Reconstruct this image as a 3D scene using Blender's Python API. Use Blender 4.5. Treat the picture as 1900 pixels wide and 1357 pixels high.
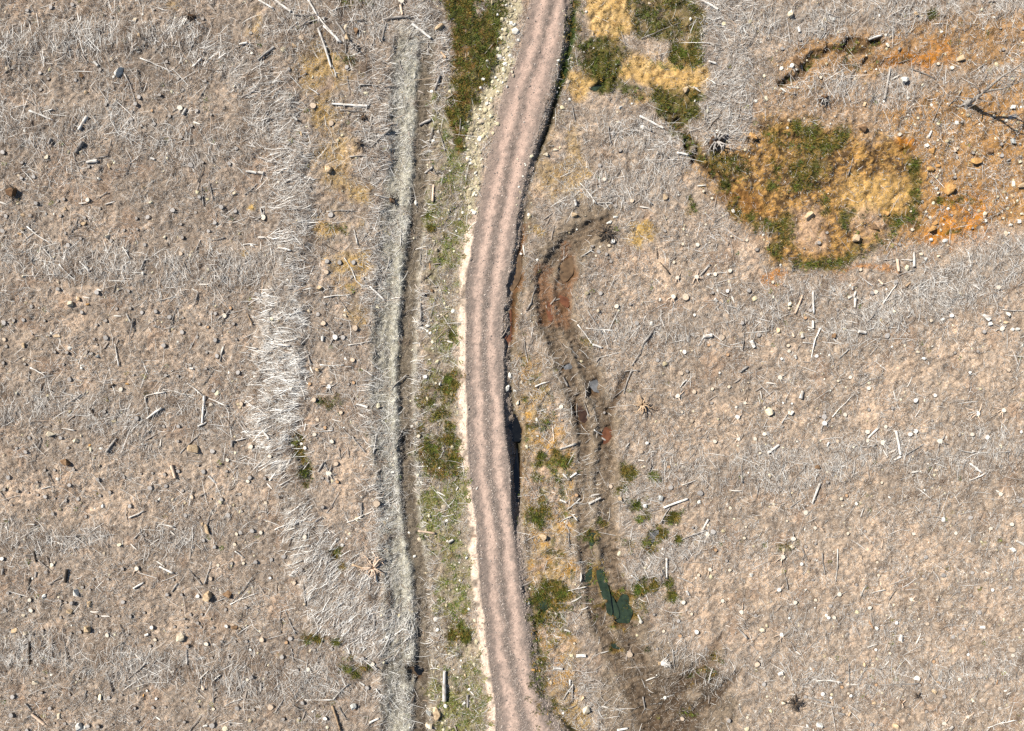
import bpy, math, random
import numpy as np

# ------------------------------------------------------------------ camera, sky, sun
for o in list(bpy.data.objects):
    bpy.data.objects.remove(o, do_unlink=True)
SC = bpy.context.scene
COL = SC.collection
R = math.radians
PX = 20.0                    # photo pixels per metre on the ground
CAM_H = 68.6
cam_d = bpy.data.cameras.new('camera')
cam_d.sensor_width = 36.0
cam_d.lens = 36.0 * CAM_H / 95.0
cam_d.clip_end = 2000.0
cam = bpy.data.objects.new('camera', cam_d)
cam.location = (0, 0, CAM_H)
COL.objects.link(cam)
SC.camera = cam

SUN_ELEV, SUN_DIR = 43.0, (-0.86, 0.51)      # towards the sun on the ground plane (x right, y up in the photograph)
SUN_STRENGTH, SKY_STRENGTH, EXPOSURE = 5.0, 0.06, 1.16
world = bpy.data.worlds.new('World')
SC.world = world
world.use_nodes = True
wn = world.node_tree
sky = wn.nodes.new('ShaderNodeTexSky')
sky.sky_type = 'NISHITA'
sky.sun_disc = False
sky.sun_elevation = R(SUN_ELEV)
sky.sun_rotation = math.atan2(SUN_DIR[0], SUN_DIR[1])
bg = wn.nodes['Background']
bg.inputs['Strength'].default_value = SKY_STRENGTH
wn.links.new(sky.outputs['Color'], bg.inputs['Color'])
sun_d = bpy.data.lights.new('sun', 'SUN')
sun_d.energy = SUN_STRENGTH
sun_d.angle = R(0.5)
sun_d.color = (1.0, 0.95, 0.87)
sun = bpy.data.objects.new('sun', sun_d)
COL.objects.link(sun)
from mathutils import Vector
n_ = math.hypot(*SUN_DIR)
to_sun = Vector((SUN_DIR[0] / n_ * math.cos(R(SUN_ELEV)), SUN_DIR[1] / n_ * math.cos(R(SUN_ELEV)), math.sin(R(SUN_ELEV))))
sun.rotation_euler = to_sun.to_track_quat('Z', 'Y').to_euler()
SC.view_settings.view_transform = 'Standard'
SC.view_settings.look = 'None'
SC.view_settings.exposure = EXPOSURE
SC.view_settings.gamma = 1.0
SC.render.engine = 'CYCLES'
SC.cycles.max_bounces = 4
SC.cycles.diffuse_bounces = 2
SC.cycles.use_denoising = False

# What stands and lies where, read off the photograph in sixteen tiles (x0, y0 of each tile in photo pixels; inside a tile 1 unit = 0.2526 photo pixel).
# stumps: x,y,diameter[,tone]   sticks: x0,y0,x1,y1,thickness[,tone]   rocks: x,y,width,height[,tone]
TILES = {
(0,0): ("205,80,26;380,60,30;535,40,28;540,140,20;820,130,24;1130,70,18;1175,125,20;1490,140,24;300,540,26;555,590,26;1225,455,24;1310,580,24;1400,575,16;1345,660,18;1175,700,24;1030,720,30;1000,770,30;975,825,22;970,880,28;1145,920,26;1050,930,22;1255,860,24;1225,900,22;1420,935,18;1125,820,20,t;735,512,24;355,580,22;790,775,24;1455,820,26;1560,850,18;1510,600,24;1410,1220,40;1345,1015,24;170,1200,22;250,1300,30;160,1310,26;655,1225,24;25,1120,34;1745,1100,26;1690,1210,30;1500,1200,20;1845,245,24;300,660,24;1330,800,40,p",
"1030,430,1265,530,14,w;920,550,1000,750,14;1010,515,1050,680,10;1360,410,1450,315,12;1130,390,1235,290,14;1425,490,1490,440,18,w;1765,335,1825,322,20,w;1435,775,1530,620,8;1500,510,1650,525,10;180,725,255,780,12;240,720,265,775,14;225,820,400,890,18,w;320,825,400,810,14,w;555,1125,615,1045,34;640,1195,720,1185,30,w;360,1060,380,1020,24;500,985,555,860,12;590,960,650,860,30,w;540,970,590,850,12;540,1120,620,1320,10;280,1080,310,1160,8;1110,1165,1140,1175,22,w;795,1150,820,1030,12;580,1195,790,1150,12;935,1285,970,1150,10;1460,1345,1500,1210,12;1815,1265,1890,1275,24,w;1785,725,1895,670,20;1105,150,1140,270,12;1210,170,1230,240,10;770,290,790,390,10;600,395,640,460,10;60,400,80,520,14;40,540,140,465,10;200,150,215,170,22;95,190,130,182,16;270,100,300,220,12,w;660,640,705,680,8;1350,850,1370,800,26,w;690,455,720,485,26,w;1520,30,1575,75,14;1425,900,1480,920,14,w",
"880,525,55,105,w;345,1155,35,45,c;1040,280,25,40,t;600,545,40,60,b;630,680,30,40,t;805,1220,30,45,t;305,1250,16,25,c"),
(480,0): ("1050,15,45,p;400,780,45,t;225,515,26;535,910,40,t;320,285,40,t;650,500,30",
"370,10,440,130,18,w;440,130,610,320,18,w;440,215,535,500,22,w;480,200,600,320,16,w;540,480,575,570,14,w;555,360,615,440,12;120,0,240,90,22,w;0,0,110,65,18,w;240,110,430,120,14;160,190,240,90,12;185,285,290,170,14,w;160,320,390,150,12;330,180,500,140,14,w;215,160,270,15,10;0,450,115,350,24;545,100,670,50,14,w;680,0,685,55,14;715,0,760,60,18;800,60,860,0,12;580,180,780,160,16;575,170,640,260,20;640,260,640,400,12;785,170,900,310,10;820,370,850,290,10;920,150,1110,135,24;1130,190,1265,290,26,w;1240,300,1245,410,14;910,300,940,170,16;1045,50,1060,120,22,p;985,350,1000,260,12;540,765,800,785,22,w;745,635,880,640,14;600,810,790,830,12;700,970,840,975,14;830,1085,975,950,18;275,580,355,540,14;370,650,440,695,14,w;650,560,670,700,10;135,1030,245,1115,12;5,1160,130,1210,18;0,1270,45,1280,28,w;1180,920,1265,880,24;1295,670,1330,560,18;1255,1050,1300,910,12;1470,1010,1485,880,12;1320,950,1370,1115,10;1380,730,1430,700,12;1250,1150,1305,1290,10;670,1155,890,1160,14;860,1200,950,1140,14;1220,1270,1280,1235,22;1030,440,1070,550,12;1340,390,1380,440,20,t;1170,670,1210,690,14;1100,970,1110,1010,14;30,650,30,750,14;260,870,290,890,22,w;230,1140,250,1200,8;1660,400,1730,320,8",
"665,280,50,65,t;720,235,40,60,b;1320,210,80,50,t;1755,115,22,25,w;1650,590,30,25,w;1630,650,22,22,w;1680,455,25,20,w;1520,155,18,14,c;265,340,35,45,t;320,990,18,40,t;520,1250,60,60,t;1880,190,25,25,w;1740,575,22,20,w;1835,350,20,18,w;1800,430,18,18,w"),
(940,0): ("775,985,32;680,1220,30;830,1110,24;715,1325,28,p",
"1420,0,1550,75,22,w;990,285,1275,165,10;1375,130,1575,185,10;975,855,1145,950,22,w;1000,940,1060,970,18;745,935,765,1060,16;485,790,500,880,12;1465,585,1530,630,14,w;1365,645,1420,680,14,w;1500,735,1635,775,14;1690,880,1710,740,12;1245,1130,1330,1145,20,w;1090,1110,1180,1165,14;1480,455,1540,470,18,w;1685,45,1720,50,14,w;1800,560,1900,740,12;1790,780,1810,700,8;515,1165,560,1230,10;1450,780,1455,880,14;1470,960,1570,840,12,d;840,230,870,330,8;1330,390,1360,550,8;960,970,1050,1010,10",
"55,190,25,25,w;85,305,25,25,w;15,350,22,22,w;155,145,16,16,w;420,250,22,20,w;380,460,28,32,w;370,490,15,15,w;585,95,22,16,w;805,475,18,14,w;640,355,14,14,w;5,650,20,24,w;385,645,14,14,w;40,540,20,30,c;360,1100,40,24,c;290,1140,40,30,c;835,795,30,28,g;1310,665,60,50,t"),
(1420,0): ("985,990,28,p;895,340,22,p;1370,500,30,p;1265,470,24,p;1595,515,22;1740,370,24;250,295,24;120,360,26;400,575,24,p;280,780,16;1720,215,16;1510,1130,22;1410,1155,24;1435,900,18;1410,1090,20,p;1720,1065,24;1720,1150,28;1790,865,32;1820,860,30;980,1165,16;1385,1305,24;1220,1335,22;1125,960,16;1860,1155,18;860,580,20;1300,575,18;1890,215,30;1510,855,14;210,690,16;740,410,14,p",
"760,290,855,260,20,w;870,735,915,500,20;1065,500,1240,580,16;395,290,445,195,14;450,105,545,130,14;1620,18,1690,14,12;240,200,250,240,20,w;110,650,150,680,16,w;160,640,250,655,12,w;580,640,625,745,12;600,1290,645,1160,10;1340,780,1450,650,14;1590,600,1640,510,10;930,190,935,250,10;490,640,495,740,10;1200,1010,1225,960,20,w;920,590,990,550,12,w;1220,890,1290,740,8;1300,640,1305,700,14;1600,690,1605,750,8;1760,1190,1790,1175,20;980,460,1090,425,10;520,530,620,490,10,d;975,375,985,358,26;1390,1085,1400,1115,24,p",
"185,110,55,55,c;1430,435,80,55,t;1020,590,55,60,w;1815,1040,50,45,g;1185,1070,35,30,w;1820,790,40,35,w;730,770,30,35,t;230,450,85,80,b;715,945,70,70,b;1105,105,35,35,t;835,120,20,30,w;1670,135,25,18,w;1600,215,22,16,w;1400,205,35,18,t;1540,1190,80,55,o;1230,1110,60,50,o;1640,1110,50,60,b;1210,1245,80,40,o;1270,1220,40,30,o;1680,850,35,30,c;1285,1060,30,20,t;1865,1060,18,20,g;1295,235,22,18,w;480,910,16,20,w;515,855,18,14,w;500,145,25,30,g"),
(0,340): ("275,150,30;430,130,20;480,120,22;655,130,32,p;660,180,18;50,245,30;235,240,26;455,245,24;630,255,24;1015,265,24;1095,255,32;1280,205,34;1445,220,24;1475,110,26;1635,180,36;1735,210,28;1585,295,30;1540,355,26;1340,305,22;925,350,22;975,370,16;1020,345,18;490,370,22;20,350,34;590,310,20;600,410,24;510,460,34;830,425,24;1350,405,24;1075,455,26;1345,525,28,t;235,905,28;430,780,30;720,805,36;860,925,22;960,920,20;1045,950,28;1150,945,30;1255,985,34;1350,990,18;1590,960,26;1655,975,36,p;1720,1035,24;1470,1035,20;1620,1050,16;1140,1050,18;780,1010,24;605,950,26;330,1010,20;180,1005,28;105,1010,24;25,1025,36;710,1040,18;780,1135,38;1345,1095,32;1455,1130,26;1590,1155,30;1205,1195,34;1600,1270,32;1400,1335,24;1245,1085,14;490,1245,26;405,1240,22;675,1250,20;240,1110,14;365,1120,16;300,1220,14;180,1330,20;20,1320,26;45,1200,24;1700,920,22,t;1890,815,28;1805,570,26;1740,1150,18;1525,1245,20;1535,1060,20,t;690,1145,20;705,1185,16;30,1150,30,t;950,795,22;745,190,22;1885,580,20;1830,1265,16;1170,1055,14;470,1330,18",
"205,320,385,445,14,w;170,445,260,360,12,w;530,365,580,250,12;920,475,970,560,16,w;910,620,965,580,16,w;605,580,670,650,18,w;300,570,450,610,12,w;450,600,570,720,14,w;340,490,400,560,16,w;835,805,865,725,14;1440,525,1480,420,12;1490,20,1500,170,14;1545,0,1575,135,14;1455,60,1470,0,12;1555,425,1655,400,12;715,130,800,70,14;780,160,855,138,16,w;585,150,640,145,10,w;935,960,970,1030,16,w;945,1180,985,990,14;845,1180,870,1345,14,w;870,1140,850,1190,10;755,1215,800,1155,14;1245,1080,1310,915,12;840,975,895,978,12,w;1165,865,1290,830,12,w;1440,890,1465,800,14;1420,780,1465,800,14,w;1470,745,1555,742,12,w;1360,590,1430,700,12;1050,640,1100,500,10,w;1620,1310,1660,1180,14;1630,1250,1640,1200,16,w;1790,455,1895,455,14,w;1820,960,1860,1040,16,t;1810,1200,1895,1215,16,w;1800,90,1895,5,12;1605,760,1660,680,12;720,780,755,790,14,w;630,1260,640,1225,14;0,140,45,155,16,w;100,1310,170,1265,10;610,835,665,845,10,w;10,420,45,350,12",
"525,890,45,50,c;645,890,30,24,o;420,1120,55,35,t;1080,40,55,45,t;1215,400,26,30,c;800,395,40,40,c;490,190,24,34,t;170,345,30,35,t;145,375,36,24,o;190,690,40,30,c;580,850,30,40,t;620,295,45,35,t;170,235,30,30,t;710,1270,35,35,g;175,1190,30,45,t;600,1340,36,14,w;340,225,16,20,w"),
(480,340): ("505,575,34;595,585,32;700,585,34;685,690,20;770,705,22;530,235,40;565,1130,40,w;620,1135,34;710,1065,40,t;480,1030,36,t;440,965,30;605,1030,20;690,1300,34,t;1210,815,26;350,330,30;485,885,20;510,760,20;500,655,34,t;1190,1040,18;570,880,20;10,820,24;10,950,24;40,255,40,p",
"1285,15,1280,140,20,p;500,210,715,200,12;700,340,730,455,16,w;855,90,970,110,16,w;1045,330,1045,470,12,w;480,840,680,825,14,w;560,815,665,950,10;630,550,720,720,12,w;720,720,920,840,14,w;820,760,930,865,18,w;735,480,800,370,10;850,540,895,650,12;560,990,680,1015,10,w;660,1190,830,1160,12,w;800,1035,830,1095,14;790,1060,850,985,10;850,1150,860,1270,10;1190,880,1195,1010,20;450,1335,630,1335,14,w;340,1195,385,1345,14;100,1180,240,1195,20,w;75,1170,290,1145,14,w;1385,1160,1425,1170,14,w;1210,715,1290,630,12,d;1195,450,1190,600,10;1145,740,1190,790,12;485,450,570,495,12,d;960,545,920,690,12,w;155,480,250,500,18,w;200,190,300,205,16;80,940,90,1080,12;0,400,65,400,16,w;975,850,1045,845,16,w;705,235,765,260,12;1280,600,1340,590,10;1345,945,1410,940,10;1775,1140,1830,1040,8;20,190,40,260,16,w;770,580,820,600,8;1255,590,1260,640,14,t;470,1160,472,1125,28,w;1275,757,1315,763,12",
"635,975,30,28,c;450,775,50,45,t;1475,265,22,24,w;1450,355,18,16,w;1285,425,22,16,c;1280,785,40,40,b;1110,35,14,14,w;1350,265,14,14,w"),
(940,340): ("545,60,26,t;780,430,34,w;750,460,24,p;675,505,30;730,525,26;655,535,18,p;685,470,18,p;630,465,20;1160,355,24;1290,450,24,p;1400,455,30,p;1485,435,18,p;1455,310,18,p;1505,115,22,p;1440,65,20,p;1645,395,18,p;1760,420,24,p;1830,490,26;1635,645,30,p;1525,670,30,p;1225,585,24,p;1250,695,30,pr;1390,690,34,pr;1615,795,28,w;1510,805,24;1565,880,24;1770,790,32;1220,835,36,pr;1310,840,50,t;805,905,34,p;905,890,22;765,575,24;705,680,20;645,605,14;710,880,20;690,810,30;950,1030,34;1245,1025,20;1375,970,22,w;1300,1240,32,w;1725,1030,28;1845,1115,32;1575,1135,44,t;1480,1190,24,t;1765,1200,20;1105,1300,30;1620,1260,24,t;915,135,30,t;800,165,26;105,520,18,w",
"910,35,1065,160,14;540,5,655,155,16,w;665,150,780,145,14,w;690,105,850,98,12;500,130,510,165,26,w;920,165,1000,110,10;975,175,1040,185,12,w;1420,680,1490,595,18;120,455,130,530,14,w;160,540,215,580,14;545,540,630,485,14,w;140,940,180,880,16;180,880,220,750,10;700,1105,590,930,16;580,1065,775,1080,14,w;1080,1070,1000,1180,22;1000,1180,915,1340,12;785,1160,890,1265,12;520,1040,630,1190,14,w;630,1185,700,1210,20,w;915,1130,950,1175,14;755,1290,830,1310,12;1650,830,1670,880,16,w;1615,900,1700,925,14,w;865,1000,900,1060,10;1145,230,1175,300,10;1225,105,1240,60,12;1395,25,1460,18,12,w;1790,1160,1815,1205,36,w;1440,1128,1500,1120,34,w;1780,1050,1795,1150,8;1730,1225,1740,1100,12;1765,845,1890,940,8;1100,480,1110,560,12,d;1120,580,1190,665,16,d;265,270,340,215,10;270,335,320,240,8;325,420,345,310,8;130,1160,150,1280,10;350,860,400,845,12;320,890,360,840,12;655,1310,680,1280,14;1520,185,1540,90,8;420,560,425,460,10;1527,852,1543,868,24,w",
"755,285,45,40,w;800,250,40,18,w;500,230,55,50,t;1160,110,40,50,t"),
(1420,340): ("1500,15,22;1155,135,20;1210,250,24,p;1070,345,24,p;1365,235,20;980,450,26;450,365,22;385,440,28;835,235,16;695,638,24,p;950,728,30;775,808,30;805,800,32,p;1695,770,34,p;1355,975,32,w;1205,1010,26,p;1725,1068,38,p;1590,1090,28;1040,1090,20;880,1120,40;1010,1195,20,p;1260,1268,14;1550,1235,24;1380,1245,20;280,720,22;135,755,20;165,920,20,p;50,730,24,p;170,1235,28,p;165,1195,26,p;370,1270,28,w;520,930,26;605,840,26,p;325,935,28;285,990,26,t;940,575,20;1105,1185,16;605,1085,16;285,480,14;1060,210,18,p;1510,335,16;1485,200,18,p;1180,210,18,p;410,680,18;115,1290,22,w;1740,260,18,p",
"965,560,975,650,28,p;1085,510,1085,615,22,w;1000,560,1075,570,16,w;850,890,965,740,14,w;790,940,840,890,8;710,1050,790,960,12;210,960,265,825,18,p;340,800,350,960,18,w;640,840,660,795,22,w;648,915,650,845,24,w;600,850,625,835,20,w;475,760,505,795,18,w;630,760,635,785,18,w;345,1065,345,1010,22,w;305,1055,355,1080,14,w;300,940,335,880,14;270,1170,375,1185,12,w;330,1310,400,1065,14,w;265,1310,320,1315,10;575,950,700,970,12;670,1090,725,1100,30,w;1475,510,1495,620,12,w;1515,755,1560,785,12,w;865,1035,930,985,8;860,565,945,555,8;995,600,1075,700,8;690,690,780,755,10,w;960,685,1090,640,12;1735,930,1890,940,10,w;455,1225,495,1345,10;830,710,860,745,18,p;530,1285,600,1220,12,w;900,925,980,865,10;1480,380,1530,430,12;1590,970,1630,1005,34,w;240,770,230,840,10;420,1160,490,1240,8;215,1265,228,1290,20,w;195,1100,205,1130,18,p;265,1105,270,1135,24,w;10,890,100,1000,8;1020,760,1060,730,20,t",
"1255,40,28,28,w;1350,45,90,110,o;1270,75,30,22,c;1310,425,44,28,w;1215,415,26,30,w;1140,525,36,28,c;1170,560,24,30,g;1265,540,30,22,c;1600,225,30,34,c;1605,280,28,26,w;1850,285,38,30,w;1795,310,28,22,w;1880,230,34,20,c;1870,20,70,50,t;1810,15,30,60,c;1805,95,26,40,t;1770,965,40,40,w;1760,1020,50,30,t;1640,1035,36,46,w;1845,1070,34,26,w;1810,1075,24,28,w;1890,1190,20,30,w;1155,1290,36,28,w;1110,1240,28,24,c;95,1080,40,50,t;495,1120,40,35,b;315,245,75,70,t;660,405,60,60,t;800,330,80,60,b;890,225,40,40,o;1240,290,60,40,o;1210,340,70,50,o;1780,370,14,24,w"),
(0,680): ("510,95,34;890,170,34,p;980,65,18;1215,65,26;1305,70,20;1520,15,18;1755,45,34;1570,180,30;1775,275,30,t;1550,280,28,p;775,330,24;1010,380,36;345,235,26;215,525,28;295,530,20;445,525,28;195,630,28;125,600,22;500,600,24;545,755,24;335,760,20;405,760,22;275,850,16;515,870,30;35,905,26;135,915,22;210,930,14;280,945,20;340,955,30;410,970,14;485,985,24;575,975,28;90,1015,18;205,1055,14;810,925,26;735,950,24;910,815,24;960,1025,30;1150,990,18;1340,915,24;1110,890,36;1220,880,30;1210,795,26;1120,785,20;1495,775,34;1665,770,22;1670,690,28,p;1560,625,36;1305,550,22;1450,730,18;1590,735,14;1845,590,34,p;1835,815,32;1820,845,28,p;1630,975,28;1550,975,16;1760,940,24;1580,1025,14;1365,1095,30;1460,1110,20;1675,1095,36;1775,1065,20;1770,1220,32;1740,1230,26,p;1855,1205,34;1495,1275,28;1730,1305,26,p;1580,1325,28;1080,1235,24;630,1105,24;395,1080,28;1035,790,14;1405,960,30,t;1305,770,28;720,830,28;1090,475,20;1200,440,24;1310,440,28;70,815,34",
"225,10,345,75,16,w;215,0,213,110,12;1065,220,1210,190,16,w;1065,225,1090,370,14,w;1080,385,1190,305,20,w;1485,415,1505,215,22,w;1535,235,1675,290,16,w;1370,125,1490,215,16,w;1195,170,1375,212,12,w;1490,135,1570,30,10;1455,440,1515,410,18,w;785,630,850,530,22;1255,725,1285,820,28,p;1530,805,1575,855,20,w;1320,640,1465,495,14;1700,590,1705,545,26;1730,545,1810,525,14,w;350,780,395,930,10;305,900,395,880,12,w;260,700,305,540,10;955,1108,1060,1060,16,w;995,1260,1090,1165,16;1035,1190,1080,1295,16;1165,1160,1280,1180,16,w;1060,1195,1200,1210,12,w;1110,1310,1170,1265,14,w;1110,1290,1270,1290,12;1520,1180,1560,1050,14;1410,1340,1415,1180,12,w;195,1162,265,1160,16,w;400,1250,570,1245,12,w;425,1290,470,1310,16,w;570,1250,650,1310,12,w;670,305,705,360,18,d;500,400,560,350,10;300,180,320,120,16,d;800,155,835,130,18,d;480,285,600,205,14;455,455,550,470,14,w;1640,360,1690,450,10;1780,420,1820,470,10;1865,75,1895,80,16,w;1395,15,1425,18,20,w;1170,590,1175,540,12,w;1255,1210,1290,1240,14,w;1060,545,1140,500,10;1088,615,1090,580,16;1100,615,1101,580,16;0,910,45,990,12;970,1300,1010,1340,12,w;1465,950,1510,930,14;925,1035,930,1140,10",
"1410,610,110,70,t;490,700,80,60,b;375,500,70,50,c;560,545,50,40,c;595,510,20,20,c;755,1025,26,40,w;930,130,30,20,o;600,10,30,26,w;1525,1195,40,80,t;1485,1160,24,30,t;880,1310,40,30,c;660,580,20,24,o"),
(480,680): ("515,150,36,w;410,245,34,t;375,130,26,t;700,120,24,t;605,340,28,t;435,390,28,t;490,450,26,t;415,500,30,p;540,550,30,p;540,455,20;570,715,36,t;515,785,44,p;510,840,26;580,845,26,t;470,820,22;90,655,30,p;55,1000,26,p;20,1220,28,p;615,1310,28,w;350,1245,34,p;475,1030,26;735,1085,22;1195,1110,22;870,1005,50,t;740,1010,24;660,130,20;690,235,18;310,570,24,w;340,600,26,w;150,950,24;50,1070,20;1225,75,30,w;1175,510,26,p;45,820,26",
"280,0,285,45,18,w;720,275,800,300,22,w;965,180,1090,60,14;435,775,480,700,18;85,840,130,780,18,w;650,1145,770,1090,16,w;770,1090,840,1060,12,w;755,1000,755,1110,20;860,965,915,962,16,w;845,635,865,490,14,w;690,510,790,630,14;605,440,690,520,12;400,475,550,470,10,w;540,385,605,405,10,w;390,445,470,405,10;500,1075,590,920,10;730,340,790,380,14,w;160,870,260,810,14,w;205,690,250,640,14,w;120,1200,225,1155,16,w;200,1200,275,1180,14,w;230,1310,270,1220,12;285,1250,330,1310,12;240,1340,385,1305,18,w;375,1150,390,1240,14;1135,890,1190,950,12;1170,1210,1295,1225,20,p;1220,1240,1310,1310,10;1310,920,1370,950,12,w;1395,1290,1430,1270,24,w;860,780,905,745,12,w;1450,910,1465,880,12,w;40,470,90,530,20,w;150,380,210,400,20,w;60,860,100,900,14,w;320,165,340,240,10,w;590,590,600,670,10;655,590,660,660,10;810,870,900,930,14,w;780,930,810,870,14;375,0,400,50,14,w;415,310,450,270,10;755,15,840,70,14,w;970,560,972,592,16;975,780,997,778,20,w;1597,900,1610,880,12,w",
"1335,130,32,26,w;1165,235,24,20,w;1125,440,28,22,w;1355,85,18,28,w;1825,165,30,50,w;1205,705,14,12,w;1330,745,18,18,w;1240,735,16,12,w;1195,855,14,24,w;430,25,40,30,t"),
(940,680): ("400,295,34,p;1250,215,34,pr;1375,185,30,t;1505,165,26,p;1625,150,26,p;1745,265,28,pr;1690,370,34,wr;1525,550,30,p;1695,530,30,pr;1885,495,32,p;1820,530,30,p;1850,635,22,p;1810,650,24;1025,560,26,w;1130,210,18;1285,335,16,p;1185,735,26,t;1200,885,36;1415,925,44;1635,1035,26,p;1475,1165,22,p;1510,1210,40;1465,1230,44,p;1750,1175,20,p;1740,1255,24,p;510,945,26,t;450,825,20;990,740,18,p;1360,1180,20;1240,1160,16,p;1355,400,28,t;1280,50,30,t;1320,35,26;405,395,16,t;720,340,20;765,880,28,t;985,625,28,t;1310,700,14;1890,300,20,p;1500,270,22",
"210,150,315,112,16,w;415,80,450,145,18;870,35,965,30,14;1265,155,1320,95,16,w;1335,90,1355,110,8;1710,40,1770,0,20;390,605,505,565,18,w;615,945,680,935,16,w;600,1005,690,960,20,w;1150,1035,1325,970,20,w;1125,1145,1195,1035,14;1710,720,1720,850,14;1270,1270,1465,1200,16;1430,1205,1480,1120,18,w;1830,960,1845,850,10;410,1130,475,1100,16,w;455,1070,520,1130,16,w;440,1050,540,970,14,w;460,1320,460,1200,14;430,1160,460,1220,12;465,815,515,780,18,w;410,785,445,820,16,w;1160,690,1260,780,10;520,270,520,380,10;565,250,605,370,12;570,120,580,230,10;780,230,870,160,10;860,200,920,20,16;1855,180,1865,240,10,w;1480,250,1540,215,10;1665,120,1720,80,14;1820,180,1870,150,12;1630,905,1720,910,10,w;1285,870,1390,830,10,w;700,525,740,550,14,w;870,590,900,560,12,w;1745,470,1700,560,8;1040,770,1060,690,10;960,685,1005,690,12,w;640,465,720,510,14,w;390,980,440,1000,18,w;1645,250,1790,350,8",
"10,150,30,30,w;60,180,30,20,w;80,265,30,40,c;225,510,26,16,w;1130,960,40,50,g;265,1250,60,50,t;1015,1020,30,40,w;830,970,40,40,t;25,70,30,50,w"),
(1420,680): ("100,80,36,p;615,80,28,p;525,105,22,p;750,160,32,p;1090,250,34,w;1235,212,28,w;920,305,26;750,315,24;580,355,32,p;1490,45,24,w;1550,345,40,wr;1740,320,34,pr;1870,305,16;1215,395,20;1055,420,16;740,480,36,p;740,545,28,p;845,555,38,p;870,440,28,p;1045,495,34,w;1090,475,36,w;1410,500,24;1585,487,16;1495,498,32,p;1265,545,40,p;1620,520,34,w;1875,480,24,w;425,415,38,w;425,370,40;395,365,18;425,335,24;300,590,28,t;525,548,28,t;545,970,26,p;555,1020,20,p;590,945,24,t;290,1070,36,p;150,1130,20,p;355,1180,28,p;195,1260,36,p;285,1318,26;355,1295,20;595,1220,26,pr;720,1205,24;1080,1225,28,pr;1290,1120,36,w;1490,1105,34;1385,1220,28,p;1640,1185,30,pr;1795,1155,32,p;1765,1305,24;1720,935,32,pr;1855,985,28;1840,960,24;1885,1020,28;1300,970,20;1355,955,22;620,1335,20;780,1290,18;845,850,22,p;125,268,18,w;188,272,18,w;720,55,20;1775,25,28,t;445,845,26;120,440,18;10,490,28",
"265,180,250,235,32,w;340,1000,390,855,20,w;10,635,95,575,24,w;750,525,820,450,18,w;945,470,975,645,22,w;935,685,985,660,18,w;895,630,945,605,16,w;355,570,395,650,14;395,650,440,710,14;1020,635,1150,565,14;1490,710,1585,780,18,w;1490,835,1610,780,16,w;485,370,620,220,10,w;445,590,460,555,18,w;850,610,885,665,12,w;1390,600,1530,635,14,w;1510,620,1640,630,12,w;1235,710,1330,750,12,w;1060,775,1120,765,16,w;1165,760,1225,830,12,w;700,590,800,570,16;930,180,950,250,12,w;670,720,700,770,10;740,760,760,840,10;510,30,540,75,12;175,1030,290,955,12;230,960,240,905,10;360,1140,425,1210,14,p;690,1100,710,1035,10,w;1030,150,1070,75,10,w;1690,910,1740,940,16,w;1380,250,1480,245,10;110,415,160,350,14,w;180,355,200,330,26,w;1840,1280,1895,1310,24,w;840,1330,850,1270,14,p;260,1345,255,1315,12;1240,760,1255,765,22,p;0,220,60,180,14;0,120,70,130,14,w;1770,720,1775,600,10;1660,640,1785,625,10,w",
"25,335,60,80,c;180,340,30,40,c;20,800,26,40,c;370,735,50,40,b;1800,1335,30,20,w"),
(0,1017): ("345,175,30;390,120,28,p;910,150,26;1015,145,36,pr;1605,125,26,p;1705,110,24;1790,110,24,p;1880,100,30;1550,225,30,t;1230,340,28;1335,340,22;1455,350,30,w;60,330,26;145,355,18;225,380,30,p;445,390,22;610,285,26;490,400,18;535,400,28;40,455,30;230,455,32,p;915,390,32;715,495,22;880,495,22;970,495,24;1065,470,22;1120,577,30,w;1285,577,22;1375,580,16;1455,550,26;1480,580,20;1665,570,28,w;1660,450,24;1810,430,24;1570,580,14;1330,455,14;1355,517,20;1405,485,22;1485,485,20;795,635,32,p;595,615,26;320,605,22;530,620,14;725,620,14;890,620,14;945,630,18;1145,670,26,p;1525,697,32,p;1635,680,20;1735,680,20;1815,680,24;1845,740,22,w;1385,715,26;1110,715,24;1570,795,20;1685,790,20;1855,940,32;1825,960,26,p;575,960,24;310,1060,22;425,1070,18;515,1075,20;95,1090,34;90,1225,38;370,1175,28;445,1190,20;705,1190,22;480,1285,26;655,1300,30;735,1300,26;400,1285,18;805,1090,28;710,1090,22;995,1060,22;900,1075,16;995,1170,22;1130,1165,26;1225,1160,20;1085,1042,18,w;1155,1100,22,w;1750,1165,34;1865,1180,26;1575,1175,26,p;1465,1155,20;1360,1270,24;1565,1295,42;1690,1290,16;210,1330,28;830,1290,18;690,225,20;800,225,20;670,300,16;1275,230,18;325,955,20;880,950,14;1010,1265,18;460,505,22;1595,1055,20;15,80,30,w",
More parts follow.
